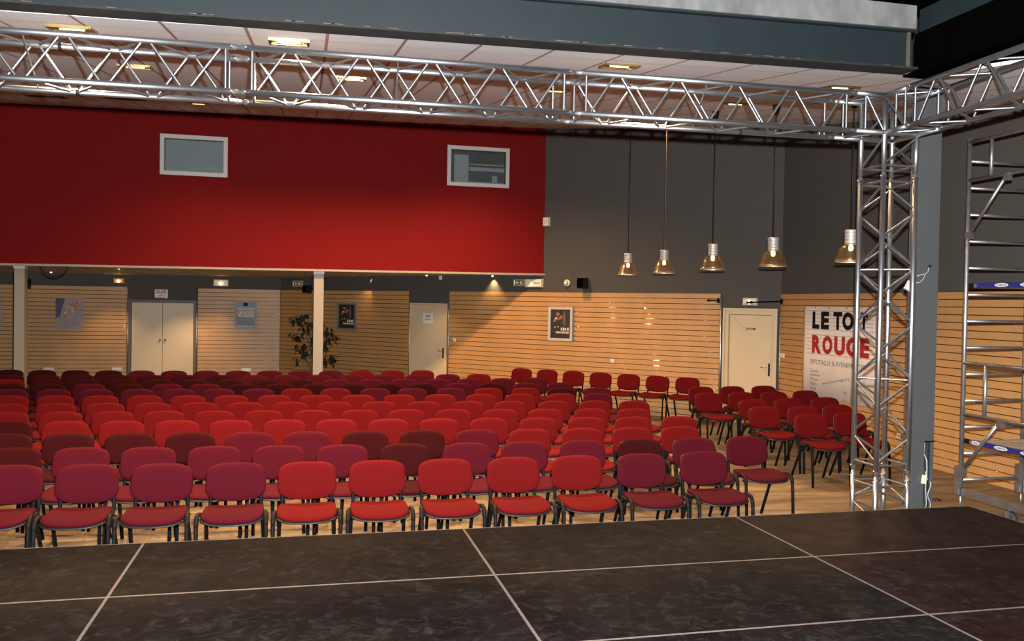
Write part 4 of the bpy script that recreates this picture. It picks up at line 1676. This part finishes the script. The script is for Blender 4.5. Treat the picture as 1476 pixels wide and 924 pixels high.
for kb, key in enumerate(('B0', 'B1', 'B2', 'B3')):
    for i, (x, y) in enumerate(ROWS[key]):
        rz = random.uniform(-.04, .04)
        n = len(ROWS[key])
        fr_ = n - i
        pos = 'frontmost' if fr_ == 1 else ('rearmost' if i == 0 else '%s from the front' % ORD[fr_])
        colname = ('leftmost file', 'second file from the left', 'third file from the left', 'rightmost file')[kb]
        make_chair(x + BACK * math.sin(rz), y - BACK * math.cos(rz), rz, 'R', 'bright red side-block chair, %s, %s' % (pos, colname), 'side block of red chairs')

# ------------------------------------------------------------------ truss
TS = .335                      # spacing of the chords, centre to centre
CR, BR = .024, .010


def truss_section(name, label, p0, ax, side, up, L, pitch, phase=0.0, group='aluminium truss pieces', diag=True, ends=True):
    """square truss: four chords, zig-zag braces on four faces, end frames and couplers"""
    p0, ax, side, up = Vector(p0), Vector(ax).normalized(), Vector(side).normalized(), Vector(up).normalized()
    t = thing(name, label, 'truss', p0, group)
    C = {}
    for i, (a, b) in enumerate(((0, 0), (1, 0), (1, 1), (0, 1))):
        C[i] = p0 + side * (a * TS) + up * (b * TS)
        bm = bmesh.new()
        g = .045
        add_tube(bm, [C[i] + ax * g, C[i] + ax * (L - g)], CR, 16)
        finish('chord', bm, 'alu', t)
        for e in (0, 1):
            bm = bmesh.new()
            s0 = (0 if e == 0 else L)
            d = 1 if e == 0 else -1
            q = C[i] + ax * s0
            add_tube(bm, [q, q + ax * (d * .02), q + ax * (d * .022), q + ax * (d * .075), q + ax * (d * .08)], [.017, .017, .022, .022, CR], 12)
            for k in (-1, 1):
                m_ = q + ax * (d * .05)
                add_tube(bm, [m_ + side * (k * .034), m_ - side * (k * .01)], .006, 6)
            finish('coupler', bm, 'galv', t)
    e0 = .10
    n = max(2, round((L - 2 * e0) / (pitch / 2)))
    st = (L - 2 * e0) / n
    for f, (i, j, ph) in enumerate(((0, 3, 0), (1, 2, 1), (3, 2, 1), (0, 1, 0))):
        for k in range(n):
            a, b = (i, j) if (k + ph) % 2 == 0 else (j, i)
            q0 = C[a] + ax * (e0 + k * st + .022)
            q1 = C[b] + ax * (e0 + (k + 1) * st - .022)
            d = (q1 - q0).normalized()
            bm = bmesh.new()
            add_tube(bm, [q0 + d * .012, q1 - d * .012], BR, 8, cap=False)
            finish('brace', bm, 'alu_brace', t)
        if ends:
            for s0 in (.095, L - .095):
                bm = bmesh.new()
                add_tube(bm, [C[i] + ax * s0, C[j] + ax * s0], BR, 8, cap=False)
                finish('end_bar', bm, 'alu_brace', t)
    if diag:
        bm = bmesh.new()
        q = ax * (L * .45)
        add_tube(bm, [C[3] + q, C[1] + q + ax * .02], .007, 8, cap=False)
        finish('inner_bar', bm, 'alu_dull', t)
    return t


TY = 1.15
TX = 4.02                       # corner block: x TX..TX+TS, y TY..TY+TS
ZB_R = 3.722
sl = .0085                      # the front run sags a touch towards its far end


def fz(x):
    return ZB_R + (x - TX) * sl


cb0 = 3.72
for a, b, lab in ((-4.25, -1.56, 'left length of the front truss above the chairs'), (-1.56, 1.09, 'middle length of the front truss between two bolted joints'), (1.09, cb0, 'right length of the front truss, ending at the corner')):
    truss_section('truss_beam', lab, (a, TY, fz(a)), (1, 0, sl), (0, 1, 0), (0, 0, 1), b - a, .53)
# corner block: twelve edges of two cubes plus diagonals, with stubs left and towards the camera
t = thing('truss_corner', 'truss corner block on top of the tower, joining the three truss runs', 'truss', (TX, TY, ZB_R), 'aluminium truss pieces')
x0, x1, y0, y1, zb, zt = TX, TX + TS, TY, TY + TS, ZB_R, ZB_R + TS
sy0 = TY - .30
zl = zb - .34
for pts in ([(cb0, y0, zb), (x1, y0, zb)], [(cb0, y1, zb), (x1, y1, zb)], [(cb0, y0, zt), (x0, y0, zt), (x0, sy0, zt)], [(cb0, y1, zt), (x1, y1, zt), (x1, sy0, zt)],
            [(x0, y0, zb), (x0, sy0, zb)], [(x1, y1, zb), (x1, sy0, zb)],
            [(x0, y0, zt), (x0, y0, zl)], [(x1, y0, zb), (x1, y0, zl)], [(x0, y1, zt), (x0, y1, zl)], [(x1, y1, zt), (x1, y1, zl)]):
    bm = bmesh.new()
    for p, q in zip(pts, pts[1:]):
        add_tube(bm, [p, q], CR, 16)
    finish('chord', bm, 'alu', t)
for p, q in (((cb0 + .1, y0, zb), (cb0 + .1, y0, zt)), ((cb0 + .1, y1, zb), (cb0 + .1, y1, zt)), ((cb0 + .1, y0, zt), (x0, y0, zb)), ((x0, y0, zt), (x0, sy0 + .02, zb)),
             ((x0, y0 - .15, zb), (x0, y0 - .15, zt)), ((x0, sy0 + .03, zb), (x0, sy0 + .03, zt)), ((x1, sy0 + .03, zb), (x1, sy0 + .03, zt)), ((x0, y0 - .02, zt), (x1, y0 - .02, zt)),
             ((x0 + .02, y1, zt), (x0 + .02, y0, zt)), ((x0, sy0 + .03, zt), (x1, sy0 + .03, zt)), ((x0, sy0 + .03, zb), (x1, sy0 + .03, zb)), ((cb0 + .1, y0, zt), (cb0 + .1, y1, zt)), ((cb0 + .1, y0, zb), (cb0 + .1, y1, zb)),
             ((cb0 + .1, y1, zt), (x0, y0, zt)), ((x1, sy0 + .03, zt), (x0, y0, zt)), ((cb0 + .1, y1, zb), (x0, y0, zb)), ((x1, sy0 + .03, zb), (x0, y0, zb)),
             ((x0, y1, zl + .06), (x0, y0, zb - .03)), ((x0, y0, zl + .06), (x1, y0, zb - .03)), ((x1, y0, zl + .06), (x1, y1, zb - .03)), ((x0, y1, zl + .06), (x1, y1, zl + .06)),
             ((x0, y0, zl + .05), (x1, y0, zl + .05)), ((x0, y0, zl + .05), (x0, y1, zl + .05)), ((x1, y0, zl + .05), (x1, y1, zl + .05)), ((x1, y0, zb), (x1, y1, zt)), ((x0, y1, zb), (x1, y1, zt))):
    bm = bmesh.new()
    add_tube(bm, [p, q], BR, 8, cap=False)
    finish('brace', bm, 'alu_brace', t)
# tower
zj = zl - .0
TOWER = truss_section('truss_tower', 'upright square truss tower at the right corner of the stage', (x0, y0, .60), (0, 0, 1), (1, 0, 0), (0, 1, 0), zj - .60, .5, diag=False)
for zz in (1.477, 2.495):
    bm = bmesh.new()
    add_tube(bm, [(x0, y1, zz), (x1, y0, zz)], BR, 8, cap=False)
    finish('inner_bar', bm, 'alu_brace', TOWER)
truss_section('short_truss', 'short bottom length of the truss tower, beside the stage edge', (x0, y0, .06), (0, 0, 1), (1, 0, 0), (0, 1, 0), .54, .475, diag=False)
bm = bmesh.new()
add_box(bm, (x0 + TS / 2, y0 + TS / 2, .012), (.6, .6, .024))
for i in (0, 1):
    for j in (0, 1):
        add_tube(bm, [(x0 + i * TS, y0 + j * TS, .02), (x0 + i * TS, y0 + j * TS, .056)], .03, 12)
tag(finish('base_plate', bm, 'galv', loc=(x0 + TS / 2, y0 + TS / 2, 0)), 'square steel base plate beneath the truss tower', 'base plate')
# side run towards the camera
truss_section('truss_beam', 'side truss running from the corner along the right edge of the stage', (x0, sy0, zb), (0, -1, 0), (1, 0, 0), (0, 0, 1), 3.0, .53)

# black ties round the chords
for px, py, yy, lab in ((87, 65, TY + TS, 'black cable tie on the upper rear chord of the front truss, far left'), (113, 121.5, TY + TS, 'black cable tie on the lower rear chord of the front truss, far left'),
                        (1066, 186, TY + TS, 'black cable tie on the lower rear chord of the front truss, near the tower')):
    x = hit(px, py, (0, 1, 0), yy).x
    zc = fz(x) + (TS if py < 100 else 0)
    bm = bmesh.new()
    add_tube(bm, [(x - .012, yy, zc), (x + .012, yy, zc)], .0265, 14)
    add_box(bm, (x, yy, zc + .035), (.012, .01, .03))
    tag(finish('cable_tie', bm, 'black_plastic', loc=(x, yy, zc)), lab, 'cable tie', 'black ties on the front truss')

# ------------------------------------------------------------------ column with cable slot
ca, cb_ = hit(1324, 300, (0, 1, 0), 1.62), hit(1355, 300, (0, 1, 0), 1.62)
cx0, cx1, cy0, cy1 = ca.x, cb_.x, 1.62, 1.745
ctop = ceil_z(cx0, cy0) - .005
t = thing('column', 'grey square column behind the truss tower, with a cable slot', 'column', ((cx0 + cx1) / 2, (cy0 + cy1) / 2, 0))
sx0 = hit(1331.5, 680, (0, 1, 0), cy0).x
sx1 = hit(1340, 680, (0, 1, 0), cy0).x
sz = hit(1334, 636.5, (0, 1, 0), cy0).z
bm = bmesh.new()
add_box(bm, ((cx0 + sx0) / 2, (cy0 + cy1) / 2, sz / 2), (sx0 - cx0, cy1 - cy0, sz))
add_box(bm, ((sx1 + cx1) / 2, (cy0 + cy1) / 2, sz / 2), (cx1 - sx1, cy1 - cy0, sz))
add_box(bm, ((sx0 + sx1) / 2, cy1 - .02, sz / 2), (sx1 - sx0, .04, sz))
add_box(bm, ((cx0 + cx1) / 2, (cy0 + cy1) / 2, (sz + ctop) / 2), (cx1 - cx0, cy1 - cy0, ctop - sz))
finish('shaft', bm, 'column', t)
bm = bmesh.new()
add_box(bm, (sx0 + .002, cy0 + .055, sz / 2), (.004, .10, sz - .01))
add_box(bm, (sx1 - .002, cy0 + .055, sz / 2), (.004, .10, sz - .01))
add_box(bm, ((sx0 + sx1) / 2, cy0 + .1, sz / 2), (sx1 - sx0, .006, sz - .01))
finish('slot_shade', bm, 'cable_teal', t)  # dark sheets added inside the slot, its shade put into colour
bm = bmesh.new()
add_box(bm, ((sx0 + sx1) / 2 + .02, cy0 - .003, sz), (sx1 - sx0 + .05, .008, .012))
finish('slot_lip', bm, 'black_metal', t)
bm = bmesh.new()
add_box(bm, ((cx0 + cx1) / 2, (cy0 + cy1) / 2, ctop - .03), (cx1 - cx0 + .05, cy1 - cy0 + .03, .05))
finish('head_plate', bm, 'column', t)
for i, (m_, dx, amp, ph, z_top) in enumerate((('cable_teal', .2, .004, 0, 0), ('cable_teal', .8, .006, 1, 0), ('cable_white', .35, .008, 2, -.01), ('cable_teal', .55, .006, 3, 0), ('cable_white', .9, .022, 4, -.3))):
    bm = bmesh.new()
    pts = []
    for k in range(15):
        z = (sz + z_top - .01) * (1 - k / 14) + .012
        pts.append(Vector((sx0 + (sx1 - sx0) * dx + amp * math.sin(k * 1.1 + ph), cy0 + .03 - (.04 if i in (2, 4) and 2 < k < 12 else 0) + .006 * math.sin(k + ph), z)))
    add_tube(bm, pts, .008 if m_ == 'cable_teal' else .005, 6)
    nm = {0: 'teal cable at the left side of the column slot', 1: 'teal cable at the right side of the column slot', 2: 'thin white cable winding through the column slot',
          3: 'teal cable in the middle of the column slot', 4: 'white cable looping out of the column slot'}[i]
    tag(finish('cable', bm, m_, loc=pts[-1]), nm, 'cable', 'cables in the column slot')
bm = bmesh.new()
p = hit(1332, 691, (0, 1, 0), cy0 - .02)
add_box(bm, p, (.035, .03, .085), Euler((0, .12, 0)).to_matrix())
tag(finish('cable_connector', bm, 'white_plastic', loc=p), 'white cable connector hanging at the column slot', 'connector')
# thermostat tag and wire half way up
t = thing('cable_stub', 'thin pale wires poking out of the column at half height', 'cable', hit(1338, 386, (0, 1, 0), cy0))
bm = bmesh.new()
w0 = [hit(x, y, (0, 1, 0), cy0 - .015) for x, y in ((1339, 385), (1338, 391), (1334, 395), (1329, 395.5), (1322, 398))]
add_tube(bm, w0, .004, 6)
w0 = [hit(x, y, (0, 1, 0), cy0 - .015) for x, y in ((1334, 395), (1331, 402), (1326, 407), (1321, 408))]
add_tube(bm, w0, .004, 6)
finish('wire', bm, 'cable_white', t)
bm = bmesh.new()
p = hit(1339, 384, (0, 1, 0), cy0)
add_tube(bm, [p + Vector((0, .005, 0)), p + Vector((0, -.02, 0))], .014, 8)
finish('gland', bm, 'black_plastic', t)
p = hit(1306, 412, (0, 1, 0), cy0 - .02)
p.x = cx0 - .03
bm = bmesh.new()
add_box(bm, (cx0 - .035, cy0 + .06, p.z), (.07, .03, .09), Euler((0, .5, 0)).to_matrix())
tag(finish('paper_tag', bm, 'paper', loc=(cx0 - .03, cy0 + .06, p.z)), 'small white tag on the left side of the grey column', 'tag')
# dark outlet in the floor
bm = bmesh.new()
p = hit(1350, 721, (0, 0, 1), 0.0)
add_lathe(bm, p, [(.045, 0), (.045, .012), (.03, .016), (.002, .016)], 16)
tag(finish('floor_outlet', bm, 'black_plastic', loc=p), 'small black outlet on the floor right of the column', 'outlet')

# ------------------------------------------------------------------ scaffold tower
SX, SY, SW, SLEN = 5.74, 2.07, .77, 1.85
sc = thing('scaffold_tower', 'aluminium scaffold tower with blue toe boards right of the column', 'scaffold', (SX + SW / 2, SY - SLEN / 2, 0))
rt = .022
POST_TOP = 3.94
for yy in (SY, SY - SLEN):
    for xx in (SX, SX + SW):
        bm = bmesh.new()
        add_tube(bm, [(xx, yy, .16), (xx, yy, POST_TOP)], rt, 14)
        finish('upright', bm, 'galv', sc)
        bm = bmesh.new()
        add_box(bm, (xx - .035, yy, .33), (.05, .06, .30))
        finish('joint_plate', bm, 'alu_dull', sc)
        bm = bmesh.new()
        add_tube(bm, [(xx, yy, .008), (xx, yy, .2)], .014, 10)
        add_box(bm, (xx, yy, .005), (.11, .11, .01))
        finish('jack_foot', bm, 'galv', sc)
        yc = yy - .66 if yy == SY else yy + .30
        w_ = bmesh.new()
        add_tube(w_, [(xx - .025, yc, .075), (xx + .025, yc, .075)], .075, 18)
        wh = finish('castor', w_, 'rubber', sc)
        w_ = bmesh.new()
        add_box(w_, (xx - .034, yc, .11), (.008, .05, .12))
        add_box(w_, (xx + .034, yc, .11), (.008, .05, .12))
        add_box(w_, (xx, yc, .168), (.076, .06, .012))
        finish('castor_fork', w_, 'galv', wh)
    z = .33
    while z < POST_TOP:
        bm = bmesh.new()
        add_tube(bm, [(SX, yy, z), (SX + SW, yy, z)], .0165, 12)
        finish('rung', bm, 'galv', sc)
        z += .281


def rail(z, y0_=SY, y1_=SY - SLEN, x=SX - .0, r=.02, nm='guard_rail'):
    bm = bmesh.new()
    add_tube(bm, [(x, y0_, z), (x, y1_, z)], r, 12)
    finish(nm, bm, 'alu_dull', sc)


for zz in (4.02, 3.50, 1.57, 1.03):
    rail(zz - .0 if zz < 3.9 else 3.90)
for z0_, z1_, top_in in ((3.90, 3.50, True), (1.57, 1.03, True)):
    bm = bmesh.new()
    for yv in (SY - .30, SY - SLEN + .3):
        bm = bmesh.new()
        add_tube(bm, [(SX, yv, z1_), (SX, yv, z0_)], .019, 12)
        finish('guard_stile', bm, 'galv', sc)
for ztop, zlow in ((3.50, 2.92), (1.03, .44)):
    bm = bmesh.new()
    add_tube(bm, [(SX - .005, SY - .52, ztop), (SX - .005, SY - .02, zlow)], .019, 12)
    finish('diagonal_brace', bm, 'alu_dull', sc)
    for yy, zz in ((SY - .52, ztop - .03), (SY - .03, zlow)):
        bm = bmesh.new()
        add_box(bm, (SX - .005, yy, zz), (.06, .055, .075))
        finish('brace_clamp', bm, 'steel_dark' if zz < .6 else 'alu_dull', sc)
for xx in (SX - .01, SX + SW + .01):
    bm = bmesh.new()
    add_box(bm, (xx, SY - SLEN / 2 - .05, .21), (.035, SLEN, .085))
    finish('base_beam', bm, 'alu_dull', sc)
FT = Frame((SX, SY, 0), (0, -1, 0), (-1, 0, 0))
for zp, lab in ((.72, 'lower platform of the scaffold tower with a blue toe board'), (2.36, 'upper platform of the scaffold tower with a blue toe board')):
    t = thing('scaffold_platform', lab, 'platform', (SX + SW / 2, SY - SLEN / 2, zp), 'scaffold platforms')
    bm = bmesh.new()
    add_box(bm, (SX + SW / 2, SY - SLEN / 2, zp + .02), (SW - .07, SLEN - .08, .03))
    finish('deck', bm, 'platform', t)
    zc_ = zp + .03
    hh = .025
    bm = bmesh.new()
    FT.box(bm, .10, SLEN - .05, zc_ - hh, zc_ + hh, -.020, -.004)
    tb = finish('toe_board', bm, 'blue_paint', t)
    bm = bmesh.new()
    FT.box(bm, .025, .10, zc_ - hh, zc_ + hh, -.020, -.006)
    finish('end_block', bm, 'cap_brown', t)
    for k, sc_ in enumerate((.19, .52, .85, 1.18, 1.5) if zp < 1 else (.47, .79, 1.11, 1.43)):
        bm = bmesh.new()
        blob(bm, FT, sc_, zc_, .088, .0195, -.003, n=26, wob=0)
        finish('name_oval', bm, 'white_ink', tb, recalc=False)
        bm = bmesh.new()
        text_mesh(bm, FT, 'TUBESCA', sc_ - .068, sc_ + .068, zc_ - .0095, zc_ + .0095, -.0015, .02)
        finish('lettering', bm, 'ink_black', tb, recalc=False)
    bm = bmesh.new()
    FT.box(bm, .115, .135, zc_ - .018, zc_ + .016, -.004, .004)
    finish('clip', bm, 'galv', t)

# ------------------------------------------------------------------ light
def lamp(name, kind, loc, power, col, size=.05, aim=None, angle=None, blend=.5):
    l = bpy.data.lights.new(name, kind)
    l.energy = power
    l.color = col
    if kind in ('POINT', 'SPOT'):
        l.shadow_soft_size = size
    if kind == 'SPOT':
        l.spot_size = angle
        l.spot_blend = blend
    if kind == 'AREA':
        l.size = size
    o = bpy.data.objects.new(name, l)
    COL.objects.link(o)
    o.location = loc
    if aim is not None:
        o.rotation_euler = Vector(aim).to_track_quat('-Z', 'Y').to_euler()
    return o


WARM = (1.0, .62, .30)
# flash on the camera
lamp('camera_flash', 'SPOT', CAM + AX_U * .20 + AX_R * .06 + AX_F * .05, 11500, (1.0, .985, .98), .03, AX_F + AX_U * .14, 2.0, .6)
for i, c in enumerate(FIXPOS):
    if i >= 12:
        lamp('downlight', 'SPOT', c - EN * .05, (900, 1700, 1850)[i - 12], (1.0, .60, .30), .06, (0, .05, -1), 2.5, .9)
    else:
        lamp('downlight', 'SPOT', c - EN * .05, (1300, 1500, 1150, 190, 1300, 1600, 1500, 180, 700, 1000, 560, 120)[i], (1.0, .60, .30), .06, (0, 0, -1), 1.75, .55)
for c in PEND:
    lamp('pendant_bulb', 'SPOT', c + Vector((0, 0, .03)), 110, WARM, .05, (0, 0, -1), 2.9, .9)
for i, c in enumerate(SPOTS):
    lamp('soffit_spot', 'SPOT', c + Vector((0, 0, -.03)), (150, 160, 160, 300, 180)[i], (1, .66, .3), .02, (0, 0, -1), 1.6, .7)
c, ax = WALLSPOT
lamp('wall_spot_beam', 'SPOT', c + ax * .06, 30, (1, .66, .3), .02, ax, 1.6, .7)
# ceiling lamp in the room behind the right window
lamp('control_room_lamp', 'POINT', FR2.p(1.60, 5.25, .25), 1.2, (1, .9, .7), .05)

wd = bpy.data.worlds.new('world')
SC.world = wd
wd.use_nodes = True
wd.node_tree.nodes['Background'].inputs[0].default_value = (.02, .02, .022, 1)
wd.node_tree.nodes['Background'].inputs[1].default_value = 1.0

SC.view_settings.view_transform = 'Standard'
SC.view_settings.look = 'None'
SC.view_settings.gamma = 1
SC.view_settings.exposure = 0
SC.view_settings.use_curve_mapping = False
